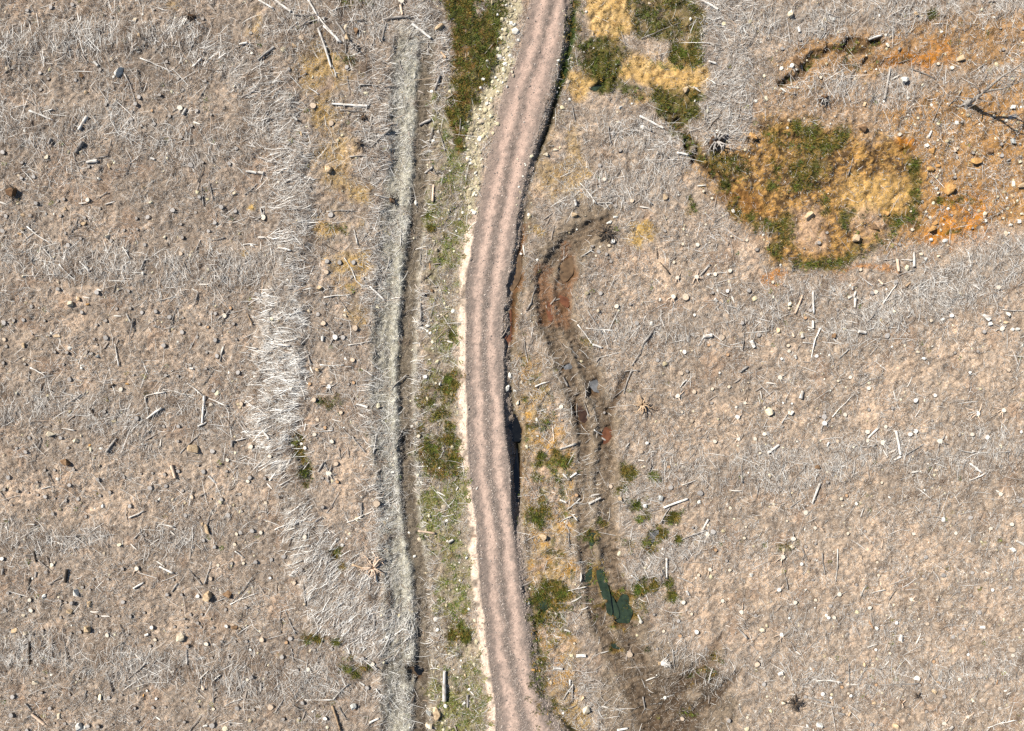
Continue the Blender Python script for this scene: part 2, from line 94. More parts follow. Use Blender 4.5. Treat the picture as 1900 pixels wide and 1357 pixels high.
"215,310,222,215,16,d;265,215,268,175,22;485,250,500,150,26,d;370,265,470,190,12;285,90,380,165,12;20,195,22,150,22;1175,135,1280,180,18,w;1155,95,1210,135,14,w;990,290,1060,250,18,w;1385,145,1490,270,12;1505,260,1550,95,12,w;1265,320,1310,255,18;425,505,455,400,12;555,355,610,348,12;750,498,810,502,16,w;390,800,395,635,16;480,660,515,810,14;225,680,225,860,18,d;180,640,320,790,10;845,730,915,685,14;890,555,930,650,12;1000,770,1050,815,12,w;910,800,955,860,14;950,955,1090,830,16;1090,890,1195,785,14;1375,740,1385,850,18;1440,845,1540,855,14;1490,1000,1505,1030,22,p;620,1125,640,1045,14;940,1145,940,1080,12;1660,1150,1780,1105,10,w;1780,1095,1895,1110,12;1805,1095,1815,1035,16;1395,1345,1485,1220,12;195,1135,240,1200,16;240,1215,330,1290,24,p;1730,20,1795,75,16,w;1400,80,1395,0,12;1685,415,1860,210,12;1690,415,1895,330,10,w;255,20,265,100,20,d;345,65,360,120,14;800,900,830,1050,12;1450,1050,1500,880,12;1575,1130,1585,930,12;665,465,735,462,12,w;1480,950,1550,880,12,w;1580,960,1630,920,14,w;1500,1300,1530,1298,18,w;1150,1240,1185,1260,16,w;60,760,220,690,12;430,940,445,900,14;1070,640,1095,630,24,w",
"570,320,50,60,w;325,355,28,50,w;520,465,45,50,t;660,410,35,50,t;105,600,55,45,t;650,590,50,70,t;1525,355,70,80,t;1670,340,80,60,b;1330,650,65,60,c;740,1090,45,50,c;440,1230,30,60,c;595,1310,50,80,w;175,495,32,32,c;1725,580,50,35,b;1770,585,26,26,t;195,620,30,30,c;1345,1120,26,20,b;1055,1080,16,30,o;265,985,50,40,c"),
(480,1017): ("95,85,28;185,60,34;320,150,30;85,220,22,w;265,250,28,t;175,795,32;370,885,34,p;290,885,26;65,905,28;835,845,36,p;770,800,28;855,885,30;325,1130,28;490,1245,30,w;300,1245,22;185,1250,26;800,1020,32;30,665,38,t;235,660,34;205,690,26,t;415,745,20;90,1165,44,t;535,740,24;585,885,20",
"300,40,420,0,14,w;200,130,330,80,14,w;375,220,480,60,18,w;335,255,350,400,14;195,450,275,630,12;270,170,310,230,14;240,740,260,835,14;130,330,130,250,12;165,620,165,430,10;0,270,40,335,14;340,1110,550,1110,12,w;550,1110,665,990,14,w;120,1210,190,1100,14;255,1140,360,1225,10;540,1160,605,1345,20,t;590,1165,650,1260,16;865,1030,915,1110,14,w;740,985,780,1010,18,w;780,1300,800,1230,12;815,1280,885,1250,18,w;745,265,850,190,14,w;690,115,780,150,18,t;855,180,870,245,24,w;855,480,850,590,20;600,640,615,540,14;420,620,480,530,16;1365,905,1365,1120,36,w;1535,1080,1535,1170,22;1320,670,1345,610,14;1440,1120,1500,1090,10;1120,1140,1150,1070,10,d;20,985,20,1045,26;830,25,850,40,14,w;320,1260,345,1190,12;1440,1300,1455,1345,12;1555,1055,1580,1080,12,w",
"1305,1215,65,95,t;1250,1215,50,50,g;1250,1305,60,60,c;1530,70,24,24,w;1515,935,22,26,t;1485,830,18,16,w;1400,610,12,12,w;700,1160,60,50,g"),
(940,1017): ("1150,605,26,p;1355,480,24,p;1080,485,20;985,540,30,p;1100,735,22;1260,530,28;1270,640,26,t;1715,465,34,pr;1580,385,30,pr;1490,155,30,pr;1405,195,26,p;1635,160,26,p;1610,90,24;1390,610,34,w;1295,395,32,p;1820,485,24;1530,10,26,t;1185,690,14,p;1290,1255,30,t;1625,1260,30;1765,1238,24,p;1535,1330,22,p;1830,845,40,t;1310,735,20;1880,990,34;1200,490,14;905,785,44,t;495,697,18,p",
"345,880,410,888,22,w;510,790,580,788,30,w;1250,210,1365,260,16;1320,315,1340,345,20,w;1690,580,1765,660,18;415,1110,490,1000,14,w;483,1130,485,1010,14;425,600,470,615,18,w;350,525,380,470,14;380,470,430,468,10;810,1330,890,1320,20,w;1000,1090,1020,1195,16;700,1155,745,1170,14,w;440,1175,510,1150,8;570,970,650,960,12;650,960,710,1005,14;1480,980,1505,870,16,w;1225,860,1215,740,14;450,310,585,285,12,w;475,390,550,350,12,w;545,450,600,430,12,w;550,880,590,830,12;540,245,545,180,14,w;910,190,970,240,14,w;1175,220,1170,70,18,w;1110,100,1170,220,10;965,490,990,545,18,w;880,830,885,780,12;690,770,750,760,10,w;1020,970,1090,940,12,w;1385,1010,1385,960,8;1440,460,1450,425,14;465,1010,465,965,18,w;1400,830,1380,800,8;1480,1140,1485,1080,8",
"580,1185,60,70,c;560,1105,24,50,t;1790,195,40,28,w;1870,600,50,30,c;195,885,28,20,o;245,900,26,20,o;165,410,20,30,g;310,965,16,16,w"),
(1420,1017): ("115,60,40,pr;255,112,28,w;88,298,32,wr;203,390,32,p;335,225,20;355,372,26,p;353,430,16,w;463,415,28;445,498,28,w;490,498,30,p;530,330,36,p;590,475,16;525,545,18;110,630,32,wr;210,590,24;145,575,22;592,620,20;700,475,20;750,430,30,p;820,195,24,p;805,97,24,p;655,260,22;985,197,22;1145,200,26;1165,60,30;1290,190,34;1505,175,28;1685,160,22;1660,303,28,w;1785,285,30,r;1495,340,24;1243,368,20,p;1060,370,30,pr;950,540,28,w;1117,515,18,p;1180,550,28,t;1255,478,24;1465,468,20;1550,462,34;1460,540,32,t;1440,585,28;1370,648,30;1830,565,26;1475,775,24,w;1600,780,20,p;1800,778,30,p;1780,820,24;1795,740,44,t;778,850,22,p;800,738,24,w;905,765,24,p;285,1082,28;410,1060,32,w;470,1088,22,w;610,1070,26,w;595,1055,20,p;1000,908,24;1300,960,24;1405,950,30,p;1120,1000,24;1300,1078,32;1225,825,26,t;1190,665,40,t;1170,1190,24;1460,865,16;1475,1230,30,pr;1300,1275,32,pr;768,1282,28;480,1172,14;560,1165,20,t;1035,1210,14;550,1010,26,t;800,995,24,t;1885,1170,26,p;165,505,20,w;490,20,16,p;620,0,16,w;1835,140,18",
"405,30,430,190,14;505,240,520,0,12,w;265,0,300,80,14;125,150,155,300,10;990,630,980,675,34,w;1100,700,1135,620,16,w;740,722,815,700,14,w;605,840,605,1010,14;705,888,840,880,14;840,880,900,892,10;370,962,545,975,16,w;575,985,670,990,10,w;820,990,1110,985,14;660,975,720,890,12;810,915,850,970,14;755,940,790,965,12;450,950,460,920,16;305,1085,465,1125,18;690,345,725,265,14,w;770,325,870,300,12,w;520,1200,570,1215,22;605,1225,620,1200,18,t;1340,1325,1365,1300,28;1620,1310,1830,1255,10,w;1170,1260,1200,1330,14;1735,1040,1760,1035,16,w;1755,1065,1790,1050,12,w;175,680,215,750,14;215,750,255,780,14,w;750,530,775,580,16,t;655,580,680,640,14;760,470,770,540,14;870,855,905,825,14,w;1530,1310,1550,1260,14;780,600,830,560,10;1240,970,1275,985,18,t;1680,990,1690,955,14,t;890,375,940,305,8;340,900,345,870,16,t;1660,750,1700,800,10;85,920,118,908,34,w;1570,578,1600,578,30,w",
"1100,945,55,36,w;390,1290,50,40,w;950,1300,55,40,t;125,1120,36,32,c;1230,1045,36,36,t;720,848,32,36,t;1510,1110,36,30,c;790,1130,30,24,t;1815,10,36,30,w;300,1295,16,30,w;345,1325,16,18,w;1890,595,20,26,w"),
}
# ------------------------------------------------------------------ numeric helpers
rng = np.random.default_rng(7)
random.seed(7)
F = np.float32


def lin(c):
    """An 8-bit colour as the sunlit surface shows it -> linear base colour."""
    a = np.asarray(c, dtype=float) / 255.0
    a = np.where(a <= 0.04045, a / 12.92, ((a + 0.055) / 1.055) ** 2.4)
    return a / 1.75


def hash2(ix, iy, seed):
    h = (ix.astype(np.int64) * 374761393 + iy.astype(np.int64) * 668265263 + seed * 1442695041) & 0xFFFFFFFF
    h = ((h ^ (h >> 13)) * 1274126177) & 0xFFFFFFFF
    h = h ^ (h >> 16)
    return (h & 0xFFFF).astype(F) / 65535.0


def noise(x, y, scale, seed):
    x = x / scale + 1000.0
    y = y / scale + 1000.0
    ix = np.floor(x); iy = np.floor(y)
    fx = (x - ix).astype(F); fy = (y - iy).astype(F)
    fx = fx * fx * (3 - 2 * fx); fy = fy * fy * (3 - 2 * fy)
    a = hash2(ix, iy, seed); b = hash2(ix + 1, iy, seed); c = hash2(ix, iy + 1, seed); d = hash2(ix + 1, iy + 1, seed)
    return (a + (b - a) * fx) * (1 - fy) + (c + (d - c) * fx) * fy


def fbm(x, y, scale, seed, octv=4, gain=0.55):
    t = 0; s = 0; a = 1.0
    for k in range(octv):
        t = t + a * noise(x, y, scale / 2 ** k, seed + 17 * k); s += a; a *= gain
    return t / s


def sst(a, b, x):
    t = np.clip((x - a) / (b - a), 0, 1)
    return t * t * (3 - 2 * t)


# ------------------------------------------------------------------ the field grid (photo pixels, 2.5 px = 0.125 m)
G = 2.5
gx = np.arange(-150, 2050 + 1, G); gy = np.arange(-150, 1507 + 1, G)
NX, NY = len(gx), len(gy)
PXG, PYG = np.meshgrid(gx, gy)
PXG = PXG.astype(F); PYG = PYG.astype(F)
WX = PXG + 40 * (fbm(PXG, PYG, 46, 5, 3) - .5) + 20 * (fbm(PXG, PYG, 12, 6, 2) - .5)
WY = PYG + 40 * (fbm(PXG, PYG, 46, 8, 3) - .5) + 20 * (fbm(PXG, PYG, 12, 9, 2) - .5)


def seg_dist(X, Y, pts):
    best = np.full(X.shape, 1e9, F); wid = np.zeros(X.shape, F)
    for (a, b) in zip(pts[:-1], pts[1:]):
        ax, ay, bx, by = a[0], a[1], b[0], b[1]
        dx, dy = bx - ax, by - ay
        t = np.clip(((X - ax) * dx + (Y - ay) * dy) / max(dx * dx + dy * dy, 1e-6), 0, 1)
        d = np.hypot(X - ax - t * dx, Y - ay - t * dy)
        m = d < best
        best = np.where(m, d, best)
        if len(a) > 2:
            wid = np.where(m, a[2] + (b[2] - a[2]) * t, wid)
    return best, wid


def box(xs, ys, pad):
    i0 = max(0, int((min(xs) - pad - gx[0]) / G)); i1 = min(NX, int((max(xs) + pad - gx[0]) / G) + 2)
    j0 = max(0, int((min(ys) - pad - gy[0]) / G)); j1 = min(NY, int((max(ys) + pad - gy[0]) / G) + 2)
    return slice(j0, max(j1, j0)), slice(i0, max(i1, i0))


def line(pts, soft=6, warp=True, w=None):
    """Mask along a polyline; points (x, y, half width)."""
    if w is not None:
        pts = [(p[0], p[1], w) for p in pts]
    out = np.zeros((NY, NX), F)
    s = box([p[0] for p in pts], [p[1] for p in pts], max(p[2] for p in pts) + soft + 30)
    X, Y = PXG[s] + warp * (WX[s] - PXG[s]), PYG[s] + warp * (WY[s] - PYG[s])
    d, wd = seg_dist(X, Y, pts)
    out[s] = 1 - sst(wd - soft, wd + soft, d)
    return out


def poly(pts, soft=8, warp=True):
    out = np.zeros((NY, NX), F)
    s = box([p[0] for p in pts], [p[1] for p in pts], soft + 30)
    X, Y = (WX[s], WY[s]) if warp else (PXG[s], PYG[s])
    q = list(pts) + [pts[0]]
    d, _ = seg_dist(X, Y, q)
    ins = np.zeros(X.shape, bool)
    for (a, b) in zip(q[:-1], q[1:]):
        c = ((a[1] > Y) != (b[1] > Y))
        xx = (b[0] - a[0]) * (Y - a[1]) / ((b[1] - a[1]) if b[1] != a[1] else 1e-6) + a[0]
        ins ^= c & (X < xx)
    out[s] = sst(-soft, soft, np.where(ins, d, -d))
    return out


def ell(x, y, rx, ry, rot=0, soft=.45, warp=True):
    out = np.zeros((NY, NX), F)
    m = max(rx, ry)
    s = box([x - m, x + m], [y - m, y + m], 30)
    X, Y = (WX[s], WY[s]) if warp else (PXG[s], PYG[s])
    c, sn = math.cos(R(rot)), math.sin(R(rot))
    u = ((X - x) * c + (Y - y) * sn) / rx; v = (-(X - x) * sn + (Y - y) * c) / ry
    out[s] = 1 - sst(1 - soft, 1 + soft, np.hypot(u, v))
    return out


def mx(*a):
    r = a[0]
    for b in a[1:]:
        r = np.maximum(r, b)
    return r


# ------------------------------------------------------------------ where things lie: road, tracks, windrows, bog
YS = [-150, 0, 100, 200, 300, 400, 500, 600, 700, 800, 900, 1000, 1100, 1200, 1300, 1357, 1510]
RL = [1030, 985, 962, 925, 905, 885, 868, 863, 866, 868, 874, 886, 891, 905, 917, 919, 925]
RR = [1105, 1057, 1040, 1012, 984, 962, 947, 936, 937, 944, 953, 964, 972, 986, 1012, 1043, 1130]
wob = 10 * (fbm(PXG, PYG, 34, 31, 4) - .5)
rl = np.interp(PYG, YS, RL).astype(F); rr = np.interp(PYG, YS, RR).astype(F)
U = (PXG + wob - rl) / (rr - rl)                        # 0..1 across the road
dl = PXG + wob - rl; dr = PXG + wob - rr                # px from the left / right edge
road = sst(-2.5, 1.5, dl) * sst(-1.5, 2.5, -dr)
yk = lambda a, b, s=30: sst(a - s, a + s, PYG) * sst(-b - s, -b + s, -PYG)
strip = sst(-17, -10, dl + 14 * (fbm(PXG, PYG, 22, 44, 3) - .5)) * sst(-4, 0, -dl) * yk(400, 1500)          # pale fresh edge, road's left
rbank = sst(-5, -1, dr) * sst(-13, -6, -dr)

T1 = [(785, -150), (780, 0), (768, 90), (760, 200), (757, 300), (750, 400), (738, 520), (730, 620), (727, 750), (733, 850), (742, 950), (752, 1080), (755, 1180), (752, 1280), (752, 1357), (752, 1510)]
track1 = line([(x, y, 42 if y > 300 else 34) for x, y in T1], 10, .4)
TR = [(790, 60), (783, 200), (778, 300), (774, 400), (766, 455), (757, 540), (752, 620), (748, 690), (748, 760), (752, 860), (759, 950), (767, 1010), (775, 1060), (780, 1110), (783, 1190), (781, 1260), (775, 1357), (775, 1510)]
TL = [(742, 80), (738, 200), (738, 300), (731, 400), (720, 520), (714, 620), (712, 750), (718, 850), (728, 950), (737, 1080), (738, 1180), (733, 1280), (731, 1357), (731, 1510)]
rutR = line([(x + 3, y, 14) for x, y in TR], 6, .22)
rutL = line([(x, y, 12) for x, y in TL], 6, False)
track1_a = sst(40, 110, PYG)
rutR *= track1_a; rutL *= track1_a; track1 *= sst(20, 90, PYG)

W0 = [(-100, 85, 26), (140, 72, 26), (320, 62, 24), (420, 105, 30), (495, 180, 36), (540, 290, 34), (548, 390, 30), (540, 470, 30), (528, 560, 34), (520, 640, 36), (515, 720, 38), (508, 800, 36), (525, 880, 28), (550, 960, 32), (590, 1040, 42), (640, 1120, 70), (700, 1180, 48)]
windrow = line(W0, 26) * sst(.22, .5, fbm(PXG, PYG, 34, 601, 3) + .1)
white = windrow * np.interp(PYG, [60, 300, 430, 540, 620, 850, 960, 1060, 1200], [.12, .16, .4, .7, .9, .95, .6, .45, .5]).astype(F) * sst(.3, .6, fbm(PXG, PYG, 22, 602, 3) + .08)
HW = [
    ([(-100, 215, 32), (110, 235, 36), (210, 215, 28), (330, 260, 30)], .9),
    ([(330, 290, 30), (470, 250, 40)], .7),
    ([(-100, 470, 24), (110, 485, 28), (220, 490, 32), (330, 500, 34), (480, 485, 30), (540, 480, 24)], .95),
    ([(-100, 750, 26), (70, 745, 34), (180, 760, 34), (260, 790, 24)], 1.),
    ([(260, 735, 16), (420, 760, 20)], .45),
    ([(-100, 985, 22), (110, 1000, 24), (190, 985, 20)], .9), ([(250, 995, 16), (400, 990, 16)], .5),
    ([(-100, 1200, 28), (110, 1205, 32), (250, 1235, 34), (380, 1240, 34), (480, 1255, 34), (620, 1260, 26), (700, 1210, 24)], .95),
    ([(520, 60, 45), (640, 25, 50), (770, 30, 40), (800, 110, 30)], .85),
    ([(680, 130, 36), (700, 260, 34), (690, 420, 22), (690, 560, 18)], .8),
    ([(700, 700, 14), (690, 900, 14), (720, 1000, 14)], .5),
    ([(1340, -100, 55), (1345, 60, 52), (1335, 150, 50), (1350, 230, 45)], 1.),
    ([(1330, 20, 30), (1480, 45, 32), (1640, 30, 26), (1900, 15, 30), (2040, 15, 30)], .8),
    ([(1480, 160, 20), (1560, 150, 26), (1680, 170, 28), (1800, 160, 34), (1960, 150, 40)], .7),
    ([(1130, 240, 24), (1250, 265, 34), (1230, 330, 44), (1130, 350, 34), (1050, 380, 22)], 1.),
    ([(1560, 610, 24), (1690, 560, 40), (1800, 510, 46), (1960, 460, 50)], 1.),
    ([(1420, 560, 20), (1540, 540, 18)], .5),
    ([(1080, 610, 18), (1200, 620, 24), (1330, 600, 26), (1430, 590, 20)], .6),
    ([(1190, 850, 22), (1330, 880, 36), (1450, 870, 40), (1600, 840, 30), (1780, 830, 34), (1960, 830, 30)], .8),
    ([(1160, 1070, 22), (1250, 1030, 30), (1320, 1000, 18)], .9),
    ([(1180, 900, 30), (1190, 980, 30)], .8),
    ([(1000, 640, 18), (1040, 660, 20), (1080, 800, 18), (1090, 900, 20), (1080, 1050, 18)], .75),
    ([(1100, 1250, 24), (1130, 1330, 30)], .6),
    ([(1250, 1190, 26), (1330, 1250, 30), (1430, 1230, 26)], .6),
    ([(1450, 1150, 24), (1640, 1150, 26)], .35),
    ([(1500, 1260, 24), (1720, 1265, 26), (1900, 1240, 30)], .45),
    ([(1420, 320, 24), (1320, 420, 20)], .3),
]
hw = np.zeros((NY, NX), F); WANG = np.full((NY, NX), -9.0, F)
for pts, s in HW + [(W0, 1.)]:
    m = line(pts, 16) * s
    for a, b in zip(pts[:-1], pts[1:]):
        mm = line([a, b], 16) * s
        sel = mm > np.maximum(hw, .05)
        WANG[sel] = math.atan2(-(b[1] - a[1]), b[0] - a[0]) + math.pi / 2
    hw = np.maximum(hw, m)
brush = np.clip(hw * sst(.52, .78, fbm(PXG, PYG, 48, 61, 3) + .12), 0, 1) * (1 - .8 * white) * (PXG < 900)   # brown needle brush in the windrows

# the soft machine track right of the road: two ruts
A1 = [(1100, 415, 11), (1065, 440, 12), (1030, 475, 12), (1010, 520, 14), (1013, 575, 15), (1030, 630, 14), (1052, 690, 14), (1075, 750, 14), (1085, 800, 12), (1082, 900, 12), (1085, 1000, 13), (1095, 1075, 14), (1110, 1140, 15), (1135, 1200, 16), (1170, 1270, 18), (1210, 1357, 20), (1260, 1480, 20)]
A2 = [(1130, 405, 9), (1090, 440, 11), (1060, 470, 12), (1048, 505, 14), (1040, 555, 15), (1052, 605, 14), (1082, 660, 14), (1105, 715, 14), (1122, 770, 14), (1128, 820, 15), (1122, 900, 16), (1130, 1000, 18), (1140, 1070, 18), (1155, 1130, 20), (1168, 1190, 16), (1195, 1250, 16), (1240, 1357, 18), (1300, 1480, 18)]
A3 = [(1170, 690, 5), (1150, 725, 8), (1135, 760, 8)]
A4 = [(1340, 1185, 8), (1300, 1235, 12), (1240, 1310, 14), (1180, 1400, 14)]
A5 = [(1370, 1250, 8), (1330, 1290, 12), (1250, 1357, 14), (1200, 1420, 14)]
rA = mx(line(A1, 6, .22), line(A2, 6, .22)); rB = mx(line(A3, 5, .3), line(A4, 7, .4) * .8, line(A5, 7, .4) * .8)
track2 = mx(line([(p[0] * .5 + q[0] * .5, p[1] * .5 + q[1] * .5, 46) for p, q in zip(A1, A2)], 14), poly([(1130, 1180), (1200, 1180), (1320, 1240), (1380, 1290), (1330, 1420), (1130, 1420), (1110, 1280)], 14) * .9)
treads = mx(track2, poly([(1180, 1230), (1290, 1250), (1330, 1300), (1250, 1400), (1190, 1400)], 10))

# the ditch on the road's right
DI = [(1062, -100, 10), (1058, 60, 9), (1048, 130, 9), (1033, 180, 6), (1022, 225, 5), (1000, 280, 5), (978, 340, 5), (966, 420, 6), (960, 500, 10), (950, 560, 9), (944, 640, 6), (942, 700, 6), (946, 760, 9), (955, 800, 14), (958, 870, 8), (960, 940, 8), (964, 1000, 7), (972, 1070, 7), (984, 1140, 8), (993, 1200, 8), (1003, 1270, 7), (1030, 1330, 8), (1060, 1357, 8), (1150, 1480, 8)]
ditch = line(DI, 4, False)
ditch_wet = line([(x, y, w + 8) for x, y, w in DI], 7)

bogA = mx(poly([(1092, -80), (1165, -80), (1172, 40), (1155, 75), (1105, 70), (1090, 40)], 12), poly([(1058, 130), (1080, 125), (1098, 150), (1092, 185), (1070, 195), (1055, 175)], 9), poly([(1150, 112), (1290, 105), (1312, 140), (1296, 165), (1240, 172), (1195, 165), (1155, 140)], 12), ell(1180, 180, 22, 12) * .7)
bogA_dark = mx(poly([(1072, 70), (1150, 60), (1165, 110), (1150, 160), (1118, 180), (1082, 150)], 12), poly([(1160, -80), (1300, -80), (1302, 70), (1230, 75), (1165, 60)], 12) * .85, poly([(1235, 72), (1306, 70), (1306, 118), (1255, 128), (1230, 100)], 9), poly([(1200, 165), (1295, 160), (1298, 215), (1250, 228), (1205, 200)], 10))
bogB = poly([(1290, 270), (1330, 285), (1385, 262), (1410, 225), (1450, 212), (1520, 225), (1560, 235), (1610, 250), (1690, 255), (1715, 330), (1690, 400), (1640, 440), (1560, 485), (1470, 500), (1432, 495), (1425, 440), (1370, 415), (1335, 370), (1290, 320)], 20)
ochre = mx(poly([(1440, 110), (1500, 70), (1620, 60), (1760, 30), (1960, 20), (1960, 110), (1800, 140), (1700, 120), (1600, 150), (1440, 190)], 18) * .85, poly([(1620, 200), (1760, 170), (1900, 130), (2040, 120), (2040, 390), (1960, 400), (1810, 420), (1740, 450), (1640, 455), (1690, 400), (1700, 260)], 16), poly([(1400, 160), (1700, 160), (1700, 260), (1400, 230)], 18) * .45, poly([(1700, 120), (1960, 120), (1960, 240), (1700, 240)], 20) * .35)
orange = mx(ell(1790, 400, 50, 45), ell(1735, 440, 40, 20), ell(1700, 110, 70, 18), ell(1690, 270, 24, 16), ell(1430, 515, 26, 10), ell(1745, 95, 30, 20) * .7, ell(1620, 495, 60, 8) * .8) * sst(.35, .6, fbm(PXG, PYG, 18, 71, 3) + .08)
bog_green = mx(bogA_dark * .95, line([(1140, 150), (1195, 180), (1235, 215), (1268, 255), (1295, 285), (1325, 315), (1345, 340)], 5, w=8) * .95, poly([(1415, 225), (1500, 220), (1570, 235), (1560, 275), (1500, 290), (1430, 270)], 12) * .9, ell(1475, 310, 50, 34) * .75, ell(1330, 300, 40, 16, 20) * .8,
              line([(1340, 350), (1365, 385), (1395, 412), (1432, 415), (1440, 455), (1450, 492), (1500, 490), (1545, 484), (1590, 468), (1637, 446), (1690, 405), (1692, 340), (1686, 290)], 7, w=10) * .9, line([(1410, 345), (1450, 342), (1500, 346), (1525, 375), (1535, 400)], 5, w=6) * .8, ell(1574, 408, 12, 20), ell(1450, 440, 22, 44) * .8, ell(1620, 450, 34, 12) * .8, ell(1668, 405, 26, 12) * .8, line([(1735, 372), (1775, 366), (1810, 382)], 5, w=8) * .8, ell(1768, 428, 14, 7) * .8, ell(1735, 35, 10, 10) * .6)
bog_black = mx(line([(1240, 220), (1268, 255), (1298, 285), (1340, 312)], 3, w=4), line([(1420, 345), (1470, 338), (1515, 345)], 2, w=2.5), line([(1435, 420), (1442, 470), (1470, 492), (1540, 486)], 4, w=4) * .8, ell(1490, 320, 30, 18) * .6, line([(1590, 470), (1640, 448), (1690, 402)], 3, w=3) * .7, ell(1084, 90, 10, 40) * .7, line([(1692, 280), (1696, 345)], 4, w=4) * .7, line([(1730, 376), (1770, 366)], 3, w=3), ell(1108, 165, 14, 10) * .9) * sst(.3, .5, fbm(PXG, PYG, 16, 611, 3))
wet_rut = mx(line([(1452, 145, 8), (1490, 125, 9), (1545, 102, 10), (1600, 85, 9), (1640, 75, 6)], 5), line([(1560, 125, 6), (1690, 110, 6)], 6) * .6, line([(1255, 215, 5), (1290, 290, 6), (1325, 320, 7), (1360, 340, 6)], 4))

rush = mx(poly([(825, -60), (955, -60), (938, 55), (912, 120), (890, 200), (862, 290), (845, 260), (838, 180), (832, 90)], 8), poly([(795, 690), (852, 695), (848, 760), (855, 820), (852, 890), (790, 890), (765, 830), (775, 760)], 8) * .85, ell(850, 1170, 28, 38) * .95, ell(835, 700, 22, 16) * .9, line([(553, 815, 9), (556, 860, 12), (563, 890, 12)], 5), ell(628, 1035, 10, 24, -20), ell(605, 1188, 48, 8) * .9, ell(660, 1240, 34, 16) * .8, ell(650, 108, 24, 8) * .8, ell(615, 745, 26, 8) * .6, ell(655, 5, 26, 10) * .8, ell(640, 420, 24, 8) * .5)
rush *= sst(.28, .6, fbm(PXG, PYG, 24, 501, 3) + .10 * (PYG < 300))
rush2 = mx(ell(1155, 885, 14, 26), ell(1185, 940, 14, 18), ell(1252, 955, 16, 12), ell(1212, 1085, 26, 14), ell(1180, 1100, 18, 10), ell(1212, 1000, 12, 22, 30) * .9, ell(1000, 960, 22, 16), ell(1030, 1110, 42, 22), ell(1005, 1140, 24, 18), ell(1040, 855, 18, 9), ell(1000, 845, 14, 16) * .8, ell(1212, 882, 10, 10), ell(1250, 1105, 10, 14), ell(1200, 1205, 8, 12), ell(1090, 1000, 9, 14), ell(1120, 972, 16, 8) * .6, ell(1280, 1320, 14, 10), ell(1280, 385, 12, 30) * .55, ell(1000, 1250, 18, 60) * .5, ell(1300, 1260, 22, 12, -35) * .6, ell(1325, 1215, 24, 8, -35) * .6, ell(1160, 1115, 24, 30) * .4, ell(1165, 1010, 22, 14) * .4, ell(1100, 632, 20, 8) * .6, ell(1060, 650, 14, 8) * .5, ell(1450, 1015, 10, 10) * .6, ell(1010, 1320, 16, 30) * .4, ell(1735, 40, 10, 8) * .8)
rush2 *= sst(.3, .5, fbm(PXG, PYG, 14, 502, 3))
bog_green *= sst(.28, .62, fbm(PXG, PYG, 26, 503, 4) + .02)
verge = poly([(800, 150), (840, 130), (870, 200), (880, 380), (862, 420), (852, 520), (850, 700), (852, 900), (872, 1040), (880, 1150), (898, 1250), (906, 1420), (800, 1420), (796, 1250), (805, 1120), (785, 1000), (770, 900), (765, 800), (775, 700), (790, 560), (795, 400)], 8)
green = mx(ell(840, 300, 26, 60) * .8, ell(835, 420, 34, 60) * .6, ell(825, 480, 20, 30) * .7, ell(808, 400, 10, 22), ell(840, 620, 14, 20) * .8, ell(815, 590, 18, 30) * .7, ell(820, 950, 36, 46), ell(850, 900, 20, 40) * .8, ell(845, 1050, 24, 60) * .6, ell(840, 1130, 30, 20) * .8, ell(850, 1320, 52, 50) * .95, ell(812, 1290, 20, 40) * .8, ell(880, 1280, 18, 60) * .7, ell(925, 60, 18, 60) * .6, ell(1250, 120, 40, 10) * .4) * sst(.38, .55, fbm(PXG, PYG, 22, 81, 3) + .06)
yellow = mx(ell(590, 130, 45, 60) * .75, ell(600, 200, 30, 40) * .8, ell(615, 280, 40, 40) * .7, ell(620, 320, 30, 30) * .6, ell(610, 415, 26, 26), ell(655, 370, 26, 40) * .8, ell(650, 490, 44, 26), ell(640, 520, 30, 22) * .8, ell(660, 580, 16, 30) * .6, ell(1060, 300, 26, 60) * .5, ell(1060, 340, 30, 30) * .7, ell(1195, 435, 28, 18), ell(1000, 420, 14, 12) * .9, ell(1030, 330, 30, 40) * .5, ell(1020, 1180, 22, 30), ell(1005, 1060, 20, 24) * .8, ell(1060, 1330, 36, 30) * .9, ell(1000, 730, 20, 60) * .7, ell(985, 830, 16, 70) * .8, ell(460, 470, 8, 10) * .8, ell(462, 385, 10, 12), ell(470, 40, 20, 30) * .6, ell(320, 5, 14, 12) * .5) * sst(.3, .56, fbm(PXG, PYG, 26, 91, 3) + .05)
goldstrip = poly([(962, 640), (1000, 690), (1030, 760), (1060, 860), (1065, 1000), (1060, 1150), (1075, 1357), (1075, 1500), (1040, 1400), (1008, 1300), (985, 1130), (972, 960), (968, 850)], 10)
cream = poly([(942, -60), (985, -60), (958, 100), (920, 200), (898, 300), (880, 400), (866, 400), (868, 320), (880, 240), (905, 150), (930, 60)], 6)
